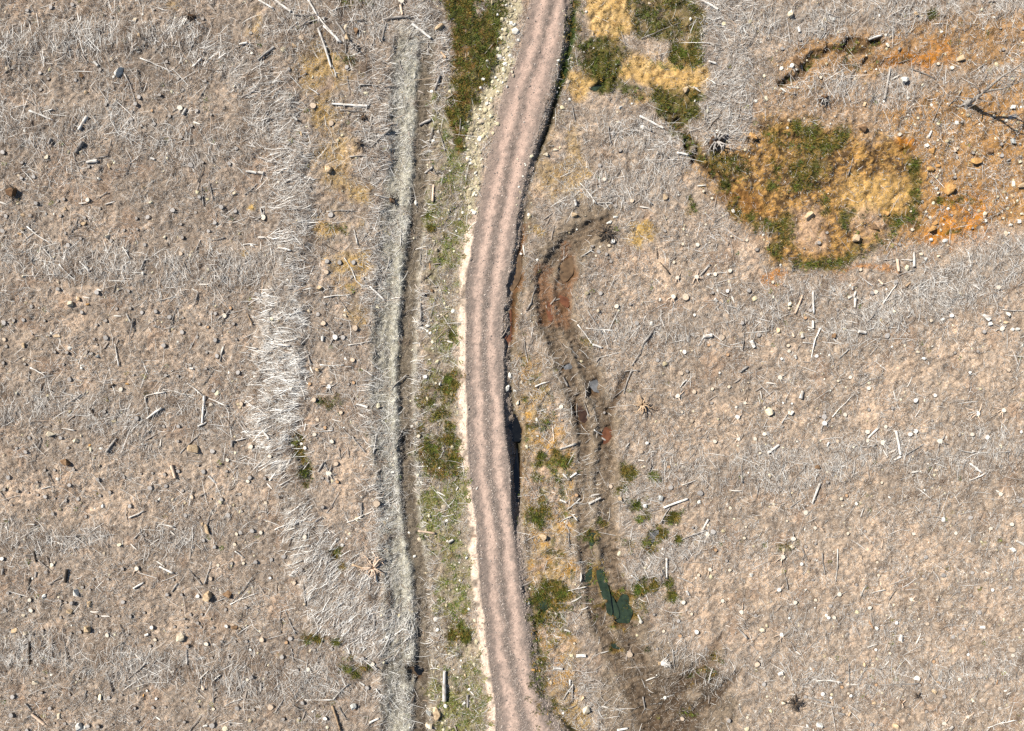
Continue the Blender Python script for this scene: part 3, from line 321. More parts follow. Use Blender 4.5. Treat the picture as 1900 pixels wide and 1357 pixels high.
sandR = mx(ell(1020, 265, 14, 40) * .8, ell(990, 330, 10, 40) * .8, ell(1110, 185, 36, 14) * .8, ell(1200, 500, 50, 60) * .7, ell(1175, 480, 36, 20) * .6, ell(1230, 530, 30, 36) * .6, ell(1340, 490, 60, 30) * .5, ell(1780, 640, 70, 45) * .8, ell(1670, 560, 10, 10), ell(1740, 690, 130, 50) * .5, ell(1720, 810, 40, 20) * .9, ell(1620, 740, 60, 40) * .35, ell(1330, 780, 80, 40) * .45, ell(1300, 1090, 70, 60) * .5, ell(1470, 1090, 100, 60) * .45, ell(1660, 1060, 120, 50) * .4, ell(1480, 760, 60, 40) * .4, ell(60, 10, 260, 20) * .5, ell(320, 200, 40, 20) * .4, ell(230, 640, 200, 60) * .3, ell(230, 910, 260, 50) * .35, ell(60, 900, 80, 60) * .3, ell(360, 1150, 140, 40) * .35, ell(250, 1080, 80, 40) * .3, ell(560, 830, 60, 120) * .25, ell(640, 880, 20, 40) * .6) * sst(.3, .62, fbm(PXG, PYG, 30, 101, 4))

# ------------------------------------------------------------------ relief
z = 0.55 * (fbm(PXG, PYG, 420, 1, 2) - .5) + .22 * (fbm(PXG, PYG, 80, 2, 3) - .5) + .16 * (fbm(PXG, PYG, 20, 3, 3) - .5)
lump = fbm(PXG, PYG, 9, 4, 2) - .5
crumb = hash2(np.arange(NX)[None, :] + 0 * PYG, np.arange(NY)[:, None] + 0 * PXG, 71)
z += .22 * lump + .14 * (noise(PXG, PYG, 5, 73) - .5) + .035 * crumb
z += .25 * hw * fbm(PXG, PYG, 26, 12, 3) + .16 * windrow
near = np.clip(1 - np.maximum(0, np.maximum(-dl, dr)) / 60, 0, 1)
flat = sst(0, 1, near)
z = z * (1 - .75 * flat)
z += np.maximum(rush, rush2) * .12 * (fbm(PXG, PYG, 9, 14, 2) - .3) + mx(bogA, bogA_dark, bogB, ochre * .9, goldstrip * .6) * .5 * (fbm(PXG, PYG, 14, 15, 3) - .5)
z += .22 * np.clip(fbm(PXG, PYG, 30, 77, 2) - .5, 0, 1) * mx(ochre, bogB)
# clods and small mounds over the whole clearing
z += .5 * np.clip(noise(PXG, PYG, 26, 55) - .72, 0, 1) * (1 - track1)
# road body
body = sst(-30, -4, dl) * sst(-17, 0, -dr + 5 * (fbm(PXG, PYG, 12, 621, 2) - .5))
z += .24 * body
z = np.where(road > .5, z * .55 + .18, z)
z -= .05 * road * (np.exp(-((U - .3) / .13) ** 2) + np.exp(-((U - .7) / .13) ** 2))
z += road * .07 * (fbm(PXG, PYG, 7, 21, 2) - .5) * (1.3 - np.exp(-((U - .3) / .13) ** 2) - np.exp(-((U - .68) / .13) ** 2)) + road * .12 * (fbm(PXG, PYG, 60, 24, 2) - .5) + rbank * .22 * (fbm(PXG, PYG, 7, 22, 2)) + strip * .05
# ditch
ddep = np.interp(PYG, [-150, 200, 400, 480, 640, 740, 860, 960, 1000, 1200, 1350], [.35, .2, .2, .2, .1, .6, 1.1, .8, .3, .3, .3]).astype(F)
z -= ditch * ddep * .9
# brash track and soft track
z = z - .12 * track1 * 0 - .28 * rutR * (.75 + .5 * noise(PXG * 0, PYG, 46, 603)) * np.interp(PYG, [60, 200, 380, 560, 1200, 1400], [.4, .5, 1, 1, .8, .8]).astype(F) - .24 * rutL * (.5 + noise(PXG * 0, PYG, 40, 604)) + .06 * track1 * (fbm(PXG, PYG, 6, 33, 2) - .5)
z += .10 * line([(x - 15, y, 5) for x, y in TR], 6, .1) * track1_a * (.4 + 1.1 * noise(PXG * 0, PYG, 36, 620)) - .16 * line([(x - 17, y, 4) for x, y in TL], 5, .25) * track1_a * sst(300, 450, PYG)
z -= mx(ell(752, 812, 12, 22), ell(757, 830, 10, 16), ell(775, 1245, 14, 13)) * .35
z -= .33 * (1 - .4 * sst(830, 900, PYG) * sst(-1040, -980, -PYG)) * rA * np.interp(PYG, [380, 450, 1150, 1250], [.6, 1, 1, .35]).astype(F) + .2 * rB
tread = np.sin((PYG * .88 + PXG * .25) * (2 * math.pi / 9.0))
z += .04 * tread * treads * (rA * .5 + .5) * sst(.35, .6, fbm(PXG, PYG, 60, 35, 2) + .1) + .02 * np.sin(PYG * 2 * math.pi / 7.5) * rutR
z -= .1 * bog_black + .34 * wet_rut + .25 * line([(553, 815, 9), (556, 860, 12), (563, 890, 12)], 5) + .2 * ell(628, 1035, 10, 24, -20)
PUDDLES = [  # outline ellipses of open water: x, y, rx, ry, rot, depth, tone
    (1051, 500, 13, 19, 12, .2, 'brown'), (1048, 556, 8, 12, 0, .16, 'red'), (1021, 578, 7, 14, -10, .16, 'red'),
    (956, 508, 8, 34, 12, .1, 'brown'), (943, 620, 5, 40, 3, .1, 'red'), (1104, 714, 8, 14, -15, .22, 'clear'), (1053, 678, 8, 7, 0, .2, 'clear'), (1083, 764, 9, 20, -15, .25, 'dark'),
    (1127, 811, 10, 14, 0, .28, 'red'), (1095, 1073, 9, 14, 0, .22, 'green'), (1122, 1095, 8, 34, -14, .22, 'green'), (1136, 1130, 9, 24, -8, .22, 'green'), (1158, 1135, 16, 22, -10, .24, 'green'),
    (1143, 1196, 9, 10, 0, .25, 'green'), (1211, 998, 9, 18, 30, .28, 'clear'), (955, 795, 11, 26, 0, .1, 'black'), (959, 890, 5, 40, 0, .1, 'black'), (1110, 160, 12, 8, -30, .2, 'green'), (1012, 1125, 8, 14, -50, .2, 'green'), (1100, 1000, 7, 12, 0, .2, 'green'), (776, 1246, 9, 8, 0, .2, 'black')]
pud = np.zeros((NY, NX), F)
rim = np.zeros((NY, NX), F)
PLEV = []
for (x, y, rx, ry, rot, dep, tone) in PUDDLES:
    m = ell(x, y, rx * 1.1, ry * 1.05, rot, .3)
    s = m > .5
    ref = float(np.median(z[s])) if s.any() else 0
    near_z = ref
    z = z * (1 - m) + m * (near_z * .8 - dep + .04 * lump)
    PLEV.append(near_z * .8 - dep * .45)
    pud = np.maximum(pud, m)
    if tone in ('green', 'clear') and y > 900:
        rim = np.maximum(rim, ell(x, y, rx * 1.7, ry * 1.3, rot, .35))
Z = z.astype(F)

# ------------------------------------------------------------------ ground colour (dry base colours of the soils, litter and mosses, plus painted rut shade)
n1 = fbm(PXG, PYG, 70, 201, 4); n2 = fbm(PXG, PYG, 14, 202, 3); n3 = fbm(PXG, PYG, 5, 203, 2); n4 = fbm(PXG, PYG, 220, 204, 2)
C = np.zeros((NY, NX, 3), F)
wgap0 = sst(.36, .58, fbm(PXG, PYG, 13, 631, 2) * .6 + fbm(PXG, PYG, 40, 632, 2) * .4)


def mix(mask, col, amt=1.0):
    global C
    m = np.clip(mask * amt, 0, 1)[..., None]
    C = C * (1 - m) + m * (lin(col) if len(np.shape(col)) == 1 else col)


def two(a, b, t):
    t = np.clip(t, 0, 1)[..., None]
    return (lin(a) * (1 - t) + lin(b) * t).astype(F)


C[:] = two((146, 131, 116), (190, 171, 151), sst(.38, .64, .32 * n1 + .36 * n2 + .32 * n3))
rightside = sst(1000, 1150, PXG)
mix(rightside * sst(.3, .7, n2 * .6 + n3 * .4), (186, 163, 138), .5)
mix(sst(.55, .7, .6 * n1 + .4 * n2 + .3 * (n3 - .5)), (214, 184, 156), .5)
mix(sst(.6, .74, fbm(PXG, PYG, 40, 222, 3)), (160, 128, 102), .45)
mix(sandR * sst(.25, .55, n2 * .5 + n3 * .5), (232, 201, 170), .95)
mix(hw, (150, 138, 125), .6)
mix(brush, (116, 98, 82), .75)
mix(white, two((150, 138, 124), (220, 213, 202), wgap0), .85)
mix(yellow, (192, 156, 82), .85)
mix(goldstrip, two((142, 124, 92), (192, 160, 112), n2 * .5 + n3 * .5), .85)
mix(goldstrip * sst(.5, .64, fbm(PXG, PYG, 24, 231, 3)), (200, 170, 144), .8)
mix(goldstrip * sst(.54, .66, fbm(PXG, PYG, 20, 232, 3)), (188, 142, 66), .8)
mix(goldstrip * sst(.56, .68, fbm(PXG, PYG, 18, 233, 3)), (92, 92, 44), .8)
mix(ochre, two((150, 108, 58), (190, 144, 84), n2 * .5 + n3 * .5), .9)
mix(bogA_dark, two((84, 74, 34), (150, 122, 66), n2), .9)
mix(bogA, two((190, 148, 76), (222, 188, 130), n2), .9)
mix(bogB, two((80, 58, 30), (184, 140, 76), sst(.36, .62, n2 * .4 + n3 * .45 + crumb * .15)), .95)
mix(bogB * mx(ell(1498, 425, 40, 40), ell(1605, 408, 36, 26)), (192, 160, 130), .85)
mix(bogB * ell(1625, 360, 70, 40), (206, 168, 104), .6)
mix(bogB * ell(1370, 380, 50, 26), (142, 96, 44), .6)
mix(bogB * ell(1500, 320, 70, 30) * sst(.45, .6, n2), (84, 66, 56), .7)
mix(bog_black, (26, 24, 16), .9)
mix(orange, (190, 122, 34), .85)
mix(bog_green * sst(.3, .5, n2 * .5 + n3 * .5 + .05), two((58, 66, 22), (92, 92, 36), n3), .9)
mix(wet_rut, (74, 56, 34), .8)
mix(verge, two((150, 138, 116), (176, 160, 134), n3), .75)
mix(verge * sst(.5, .7, fbm(PXG, PYG, 18, 241, 3)), (104, 112, 56), .55)
mix(green, two((98, 104, 48), (150, 146, 90), n3), .8)
mix(np.clip(rush + rush2, 0, 1), two((52, 58, 18), (104, 92, 34), sst(.3, .7, n2)), .9)
mix(rush * sst(.48, .6, fbm(PXG, PYG, 20, 251, 2)), (116, 80, 38), .7)
mix(cream, two((204, 192, 158), (166, 156, 124), n3), .85)
mix(track1, two((154, 150, 132), (206, 203, 186), sst(.3, .7, n3 * .6 + n2 * .4)), .9)
mix(rutL, (142, 134, 116), .6)  # left rut floor, with a milder painted shade
mix(line([(x - 17, y, 4) for x, y in TL], 5, .25) * track1_a * sst(300, 450, PYG), (98, 90, 76), .85)  # painted shade line along the left rut's edge
mix(rutR, two((92, 80, 65), (128, 114, 95), n3), .92)  # brown floor colour, darkened to paint in the rut wall's shade
mix(mx(ell(764, 430, 8, 60) * .8, ell(762, 870, 14, 20) * .6, ell(726, 925, 14, 14) * .5, ell(728, 812, 14, 16) * .4, ell(760, 812, 16, 24), ell(758, 930, 20, 20) * .5, ell(755, 1240, 50, 22) * .9, ell(760, 1300, 44, 18) * .7, ell(775, 1350, 12, 30), ell(757, 1200, 26, 10) * .3), (70, 58, 46), .8)
mix(track2, two((112, 97, 79), (154, 137, 115), n2 * .4 + n3 * .6), .92)
mix(poly([(1170, 1240), (1330, 1230), (1350, 1290), (1260, 1400), (1190, 1400)], 20) * sst(.3, .55, fbm(PXG, PYG, 30, 605, 3) + .08), (80, 66, 51), .92)
mix(rA, two((84, 70, 55), (128, 110, 90), sst(.3, .7, n2 * .5 + n3 * .5)), .9 * (1 - .3 * sst(830, 900, PYG) * sst(-1040, -980, -PYG)))
mix(rB, (88, 70, 52), .85)
mix(mx(line([(1010, 500, 16), (1022, 580, 18)], 6), line([(1060, 460, 10), (1045, 560, 16), (1050, 590, 12)], 6)), (128, 94, 68), .8)
mix(ditch_wet, (112, 96, 64), .55)
mix(ditch, (46, 44, 22), .9)
mix(line([p for p in DI if p[1] < 200], 6), (48, 74, 24), .7)
mix(line([p for p in DI if 400 < p[1] < 700], 5), (132, 92, 58), .7)
mix(rim * sst(.3, .55, n2), two((96, 84, 30), (140, 112, 44), n3), .9)
mix(pud, (92, 66, 40), .6)
mix(rbank, two((120, 108, 94), (178, 160, 140), n3), .9)
mix(strip * sst(.3, .46, n2), two((246, 224, 202), (228, 200, 176), n3), .95)
mix(sst(-1, 2, dl) * sst(-9, -5, -dl) * yk(380, 1500) * sst(.2, .45, n2), (104, 93, 84), .85)
mix(sst(-10, -4, dl) * sst(-4, 2, -dl) * yk(400, 1500) * 0, (240, 214, 190), .5)
# road: pinkish fines with two smooth wheel lines, grey loose stone between and beside them
Uw = U + .09 * (fbm(PXG * 0, PYG, 150, 5, 2) - .5) + .12 * (fbm(PXG, PYG, 9, 651, 2) - .5)
wheel = np.exp(-((Uw - .29) / .10) ** 2) + np.exp(-((Uw - .68) / .11) ** 2)
rc = two((132, 119, 110), (202, 176, 159), np.clip(wheel * 1.1, 0, 1) * (.7 + .3 * sst(.3, .6, n2)) + .5 * (n3 - .5) + .3 * (crumb - .5))
early = sst(-560, -300, -PYG)[..., None]
rc = rc * (1 - .5 * early) + .5 * early * two((170, 148, 134), (204, 174, 156), sst(.3, .7, .5 * n2 + .5 * np.clip(wheel, 0, 1)))
mix(road, rc, 1.0)
mix(road * sst(.84, .95, U) * sst(.42, .6, n2 * .5 + n3 * .5 + .1), (122, 111, 102), .8)
mix(road * sst(-.17, -.05, -U) * sst(.42, .6, n2 * .5 + n3 * .5 + .05), (150, 134, 120), .5)
mix(road * np.exp(-((Uw - .49) / .07) ** 2) * sst(.25, .6, n3), (106, 96, 88), .8)
# broad tone patches over the whole cover, then darker towards the top left
C *= (0.9 + .2 * n4)[..., None] * (1 + (.30 - .16 * road) * (crumb - .5))[..., None]
top_dark = np.clip(1 - .12 * sst(0, 400, 400 - PYG) * (PXG < 850), 0, 1)[..., None]
C *= top_dark

# ------------------------------------------------------------------ lookups
XW = lambda px: (px - 950.0) / PX
YW = lambda py: (678.5 - py) / PX


def cell(px, py):
    i = np.clip(((np.asarray(px) - gx[0]) / G), 0, NX - 1.001); j = np.clip(((np.asarray(py) - gy[0]) / G), 0, NY - 1.001)
    return i, j


def zat(px, py):
    i, j = cell(px, py)
    i0 = i.astype(int) if hasattr(i, 'astype') else int(i); j0 = j.astype(int) if hasattr(j, 'astype') else int(j)
    fx = i - i0; fy = j - j0
    return (Z[j0, i0] * (1 - fx) + Z[j0, i0 + 1] * fx) * (1 - fy) + (Z[j0 + 1, i0] * (1 - fx) + Z[j0 + 1, i0 + 1] * fx) * fy


def look(A, px, py):
    i, j = cell(px, py)
    return A[np.asarray(j).astype(int), np.asarray(i).astype(int)]


def scatter(dens, margin=70):
    """Random photo-pixel points, dens per square metre."""
    a = (G / PX) ** 2
    d = dens * ((PXG > -margin) & (PXG < 1900 + margin) & (PYG > -margin) & (PYG < 1357 + margin))
    n = rng.poisson(np.clip(d, 0, None) * a)
    j, i = np.nonzero(n)
    k = n[j, i]
    j = np.repeat(j, k); i = np.repeat(i, k)
    return gx[i] + (rng.random(len(i)) - .5) * G, gy[j] + (rng.random(len(j)) - .5) * G


# ------------------------------------------------------------------ materials
def new_mat(name):
    m = bpy.data.materials.new(name); m.use_nodes = True
    nt = m.node_tree
    b = nt.nodes['Principled BSDF']
    b.inputs['Roughness'].default_value = .9
    b.inputs['Specular IOR Level'].default_value = .15
    return m, nt, b


def attr_mat(name, fine, bump, rough=.9, scale=14.0):
    m, nt, b = new_mat(name)
    at = nt.nodes.new('ShaderNodeAttribute'); at.attribute_name = 'Col'
    geo = nt.nodes.new('ShaderNodeNewGeometry')
    mul = nt.nodes.new('ShaderNodeMix'); mul.data_type = 'RGBA'; mul.blend_type = 'MULTIPLY'; mul.inputs[0].default_value = 1
    nz = nt.nodes.new('ShaderNodeTexNoise'); nz.inputs['Scale'].default_value = scale; nz.inputs['Detail'].default_value = 5; nz.inputs['Roughness'].default_value = .8
    nt.links.new(geo.outputs['Position'], nz.inputs['Vector'])
    mr = nt.nodes.new('ShaderNodeMapRange'); mr.inputs[1].default_value = .3; mr.inputs[2].default_value = .7
    mr.inputs[3].default_value = 1 - fine; mr.inputs[4].default_value = 1 + fine
    nt.links.new(nz.outputs['Fac'], mr.inputs[0])
    cc = nt.nodes.new('ShaderNodeCombineColor')
    for k in range(3):
        nt.links.new(mr.outputs[0], cc.inputs[k])
    nt.links.new(at.outputs['Color'], mul.inputs[6]); nt.links.new(cc.outputs[0], mul.inputs[7])
    nt.links.new(mul.outputs[2], b.inputs['Base Color'])
    b.inputs['Roughness'].default_value = rough
    if bump:
        bp = nt.nodes.new('ShaderNodeBump'); bp.inputs['Strength'].default_value = 1.0; bp.inputs['Distance'].default_value = bump
        nt.links.new(nz.outputs['Fac'], bp.inputs['Height'])
        nt.links.new(bp.outputs[0], b.inputs['Normal'])
    return m


M_GROUND = attr_mat('soil_and_litter', .55, .10, scale=6.5)
M_ROAD = attr_mat('road_gravel', .30, .05, scale=7.5)
M_TWIG = attr_mat('dead_twigs', .12, 0, scale=6)
M_STONE = attr_mat('loose_stone', .15, .01, scale=20)
M_LEAF = attr_mat('leaves', .15, 0, .7, scale=8)


def wood_mat(name, ca, cb, sx=3.0, sl=22.0, rnd=.25):
    """Streaked weathered wood or bark; object coordinates with the grain along X."""
    m, nt, b = new_mat(name)
    tc = nt.nodes.new('ShaderNodeTexCoord')
    mp = nt.nodes.new('ShaderNodeMapping'); mp.inputs['Scale'].default_value = (sx, sl, sl)
    nz = nt.nodes.new('ShaderNodeTexNoise'); nz.inputs['Scale'].default_value = 1.0; nz.inputs['Detail'].default_value = 5
    nt.links.new(tc.outputs['Object'], mp.inputs[0]); nt.links.new(mp.outputs[0], nz.inputs['Vector'])
    rp = nt.nodes.new('ShaderNodeValToRGB')
    rp.color_ramp.elements[0].position = .35; rp.color_ramp.elements[1].position = .62
    rp.color_ramp.elements[0].color = (*lin(ca), 1); rp.color_ramp.elements[1].color = (*lin(cb), 1)
    nt.links.new(nz.outputs['Fac'], rp.inputs[0])
    oi = nt.nodes.new('ShaderNodeObjectInfo')
    hs = nt.nodes.new('ShaderNodeHueSaturation')
    mr = nt.nodes.new('ShaderNodeMapRange'); mr.inputs[3].default_value = 1 - rnd; mr.inputs[4].default_value = 1 + rnd
    nt.links.new(oi.outputs['Random'], mr.inputs[0]); nt.links.new(mr.outputs[0], hs.inputs['Value'])
    nt.links.new(rp.outputs[0], hs.inputs['Color']); nt.links.new(hs.outputs[0], b.inputs['Base Color'])
    bp = nt.nodes.new('ShaderNodeBump'); bp.inputs['Distance'].default_value = .02
    nt.links.new(nz.outputs['Fac'], bp.inputs['Height']); nt.links.new(bp.outputs[0], b.inputs['Normal'])
    return m


def rock_mat(name, ca, cb):
    m, nt, b = new_mat(name)
    tc = nt.nodes.new('ShaderNodeTexCoord')
    nz = nt.nodes.new('ShaderNodeTexNoise'); nz.inputs['Scale'].default_value = 4.5; nz.inputs['Detail'].default_value = 6; nz.inputs['Roughness'].default_value = .65
    oi = nt.nodes.new('ShaderNodeObjectInfo')
    va = nt.nodes.new('ShaderNodeVectorMath'); va.operation = 'ADD'
    nt.links.new(tc.outputs['Object'], va.inputs[0]); nt.links.new(oi.outputs['Location'], va.inputs[1])
    nt.links.new(va.outputs[0], nz.inputs['Vector'])
    rp = nt.nodes.new('ShaderNodeValToRGB')
    rp.color_ramp.elements[0].position = .36; rp.color_ramp.elements[1].position = .6
    rp.color_ramp.elements[0].color = (*lin(ca), 1); rp.color_ramp.elements[1].color = (*lin(cb), 1)
    nt.links.new(nz.outputs['Fac'], rp.inputs[0]); nt.links.new(rp.outputs[0], b.inputs['Base Color'])
    bp = nt.nodes.new('ShaderNodeBump'); bp.inputs['Distance'].default_value = .05
    nt.links.new(nz.outputs['Fac'], bp.inputs['Height']); nt.links.new(bp.outputs[0], b.inputs['Normal'])
    return m


WOOD = {'n': wood_mat('weathered_grey_wood', (112, 102, 94), (196, 190, 182), 2, 9), 'w': wood_mat('bleached_wood', (176, 166, 154), (246, 242, 234), 2, 9),
        'p': wood_mat('debarked_wood', (196, 164, 138), (238, 216, 192)), 't': wood_mat('tan_wood', (158, 132, 106), (216, 186, 152)), 'd': wood_mat('dark_wet_wood', (60, 52, 46), (96, 86, 76))}
BARK = wood_mat('stump_bark', (122, 108, 96), (176, 160, 144), 9, 9)
CUT = {'n': wood_mat('grey_cut_wood', (150, 144, 138), (192, 186, 180), 14, 14, .2), 'p': wood_mat('pale_cut_wood', (210, 198, 178), (242, 232, 214), 14, 14, .12),
       'w': wood_mat('white_cut_wood', (226, 218, 206), (248, 244, 236), 14, 14, .06), 't': wood_mat('tan_cut_wood', (184, 162, 138), (224, 204, 180), 14, 14, .15)}
ROCK = {'w': rock_mat('white_rock', (206, 202, 190), (246, 242, 232)), 'c': rock_mat('cream_rock', (206, 188, 158), (244, 230, 204)), 't': rock_mat('tan_rock', (176, 148, 114), (226, 200, 164)),
        'b': rock_mat('brown_clod', (104, 80, 58), (154, 124, 94)), 'g': rock_mat('grey_rock', (150, 150, 146), (206, 206, 200)), 'o': rock_mat('ochre_rock', (170, 126, 76), (210, 166, 108))}
SOIL = rock_mat('root_soil', (82, 62, 46), (136, 106, 78))


def water_mat(name, col, rough=.06):
    m, nt, b = new_mat(name)
    tc = nt.nodes.new('ShaderNodeNewGeometry')
    nz = nt.nodes.new('ShaderNodeTexNoise'); nz.inputs['Scale'].default_value = 2.2; nz.inputs['Detail'].default_value = 4
    nt.links.new(tc.outputs['Position'], nz.inputs['Vector'])
    rp = nt.nodes.new('ShaderNodeValToRGB')
    c = lin(col)
    rp.color_ramp.elements[0].color = (*(c * .7), 1); rp.color_ramp.elements[1].color = (*(c * 1.35), 1)
    rp.color_ramp.elements[0].position = .35; rp.color_ramp.elements[1].position = .65
    nt.links.new(nz.outputs['Fac'], rp.inputs[0]); nt.links.new(rp.outputs[0], b.inputs['Base Color'])
    b.inputs['Roughness'].default_value = rough; b.inputs['Specular IOR Level'].default_value = .6
    return m


WATER = {'brown': water_mat('silty_brown_water', (112, 90, 66)), 'red': water_mat('rusty_water', (112, 72, 48)), 'clear': water_mat('sky_painted_water', (112, 112, 112)), 'dark': water_mat('dark_bog_water', (64, 46, 34)),  # clear tone: grey base colour paints in the sky's reflection
         'green': water_mat('algae_green_water', (48, 60, 44)), 'black': water_mat('shade_black_water', (18, 18, 16))}  # black tone: ditch shade painted into the water colour


# ------------------------------------------------------------------ meshes from arrays
def mesh_obj(name, verts, faces, mat, col=None, smooth=False, parent=None, mats=None, fmat=None, link=True):
    """faces: an (M, k) array, or a list of such arrays."""
    if not isinstance(faces, list):
        faces = [faces]
    faces = [np.asarray(f, np.int32) for f in faces if len(f)]
    me = bpy.data.meshes.new(name)
    v = np.asarray(verts, F)
    me.vertices.add(len(v)); me.vertices.foreach_set('co', v.ravel())
    loops = np.concatenate([f.ravel() for f in faces])
    tot = np.concatenate([np.full(len(f), f.shape[1], np.int32) for f in faces])
    start = np.concatenate([[0], np.cumsum(tot)[:-1]]).astype(np.int32)
    me.loops.add(len(loops)); me.loops.foreach_set('vertex_index', loops)
    me.polygons.add(len(tot)); me.polygons.foreach_set('loop_start', start); me.polygons.foreach_set('loop_total', tot)
    me.polygons.foreach_set('use_smooth', np.full(len(tot), smooth, bool))
    if col is not None:
        a = me.color_attributes.new('Col', 'FLOAT_COLOR', 'POINT')
        c4 = np.ones((len(v), 4), F); c4[:, :3] = col
        a.data.foreach_set('color', c4.ravel())
    for m in (mats or [mat]):
        me.materials.append(m)
    if fmat is not None:
        me.polygons.foreach_set('material_index', np.asarray(fmat, np.int32))
    me.update(calc_edges=True)
    o = bpy.data.objects.new(name, me)
    COL.objects.link(o)
    if parent is not None:
        o.parent = parent
    return o


def tag(o, label=None, cat=None, group=None, kind=None):
    if label: o['label'] = label
    if cat: o['category'] = cat
    if group: o['group'] = group
    if kind: o['kind'] = kind
    return o


def empty(name, loc, rz=0.0):
    o = bpy.data.objects.new(name, None); COL.objects.link(o)
    o.location = loc; o.rotation_euler = (0, 0, rz)
    o.empty_display_size = .2
    return o


# ------------------------------------------------------------------ ground sheet: one grid, its faces dealt out to ground, road, tracks, ditch and bog
outl = [-6000, -3000, -1800, -1200, -850, -620, -460, -350, -270, -210, -175]
ox = np.array(outl + list(gx) + [1900 - v for v in reversed(outl)]); oy = np.array(outl + list(gy) + [1357 - v for v in reversed(outl)])
ix = np.clip(np.round((ox - gx[0]) / G), 0, NX - 1).astype(int); iy = np.clip(np.round((oy - gy[0]) / G), 0, NY - 1).astype(int)
OX, OY = np.meshgrid(ox, oy)
zz = Z[iy][:, ix]; cc_ = C[iy][:, ix].copy()
outside = (OX < gx[0]) | (OX > gx[-1]) | (OY < gy[0]) | (OY > gy[-1])
cc_[outside] = lin((160, 138, 116))
roadlike = np.abs(OX - 950) < 260
V = np.stack([XW(OX), YW(OY), zz], -1).reshape(-1, 3)
CV = cc_.reshape(-1, 3)
nx, ny = len(ox), len(oy)
idx = np.arange(nx * ny).reshape(ny, nx)
quads = np.stack([idx[1:, :-1], idx[1:, 1:], idx[:-1, 1:], idx[:-1, :-1]], -1).reshape(-1, 4)
zone = np.zeros((NY, NX), np.int8)
zone[mx(bogA, bogA_dark, bogB) > .5] = 4
zone[track2 > .5] = 3
zone[track1 > .5] = 2
zone[np.maximum(ditch, 0) > .5] = 5
zone[np.maximum(road, strip) > .5] = 1
zf = zone[iy][:, ix][:-1, :-1].reshape(-1)
SETTING = [('ground', 'brown and tan litter covered soil of the clear felled forest', M_GROUND), ('gravel_road', 'pinkish gravel forest road running down the middle between two ditches and verges', M_ROAD),
           ('brash_track', 'grey machine track paved with crushed branches beside the road', M_GROUND), ('muddy_track', 'brown twin rut machine track with water filled ruts', M_GROUND),
           ('bog_ground', 'yellow and brown mossy bog among the felled ground', M_GROUND), ('road_ditch', 'narrow dark wet ditch along the edge of the gravel road', M_GROUND)]
for k, (nm, lab, m) in enumerate(SETTING):
    q = quads[zf == k]
    u, inv = np.unique(q, return_inverse=True)
    o = mesh_obj(nm, V[u], inv.reshape(-1, 4), m, CV[u], smooth=True)
    tag(o, lab, nm.replace('_', ' '), kind='structure')

# ------------------------------------------------------------------ puddles
for (x, y, rx, ry, rot, dep, tone), lev in zip(PUDDLES, PLEV):
    n = 28
    a = np.linspace(0, 2 * math.pi, n, endpoint=False)
    k = 1.16
    wv = 1 + .14 * np.cos(2 * a + x) + .10 * np.cos(3 * a + y) + .07 * np.cos(5 * a + x + y)
    ex = rx * k * np.cos(a) * wv; ey = ry * k * np.sin(a) * wv
    c, s = math.cos(R(rot)), math.sin(R(rot))
    vx = XW(x + ex * c - ey * s); vy = YW(y + ex * s + ey * c)
    v = np.stack([vx, vy, np.full(n, lev)], -1)
    v = np.vstack([v, v - [0, 0, .02]])
    top = np.arange(n)[::-1][None, :]
    sides = np.stack([np.arange(n), (np.arange(n) + 1) % n, (np.arange(n) + 1) % n + n, np.arange(n) + n], -1)
    o = mesh_obj('puddle', v, [top, sides], WATER[tone])
    tag(o, {'brown': 'silty brown water standing in a rut or ditch', 'red': 'rusty red brown puddle standing in a rut or ditch', 'clear': 'puddle with the pale sky painted on in a wheel rut', 'dark': 'dark peaty puddle in the muddy rut', 'green': 'algae green pool standing in the soft ground', 'black': 'black water sheet with shade painted in, in a deep hollow'}[tone], 'puddle', 'puddles in ruts and ditches', 'structure')

# ------------------------------------------------------------------ bulk makers
def jit(n, lo, hi):
    return lo + (hi - lo) * rng.random(n)


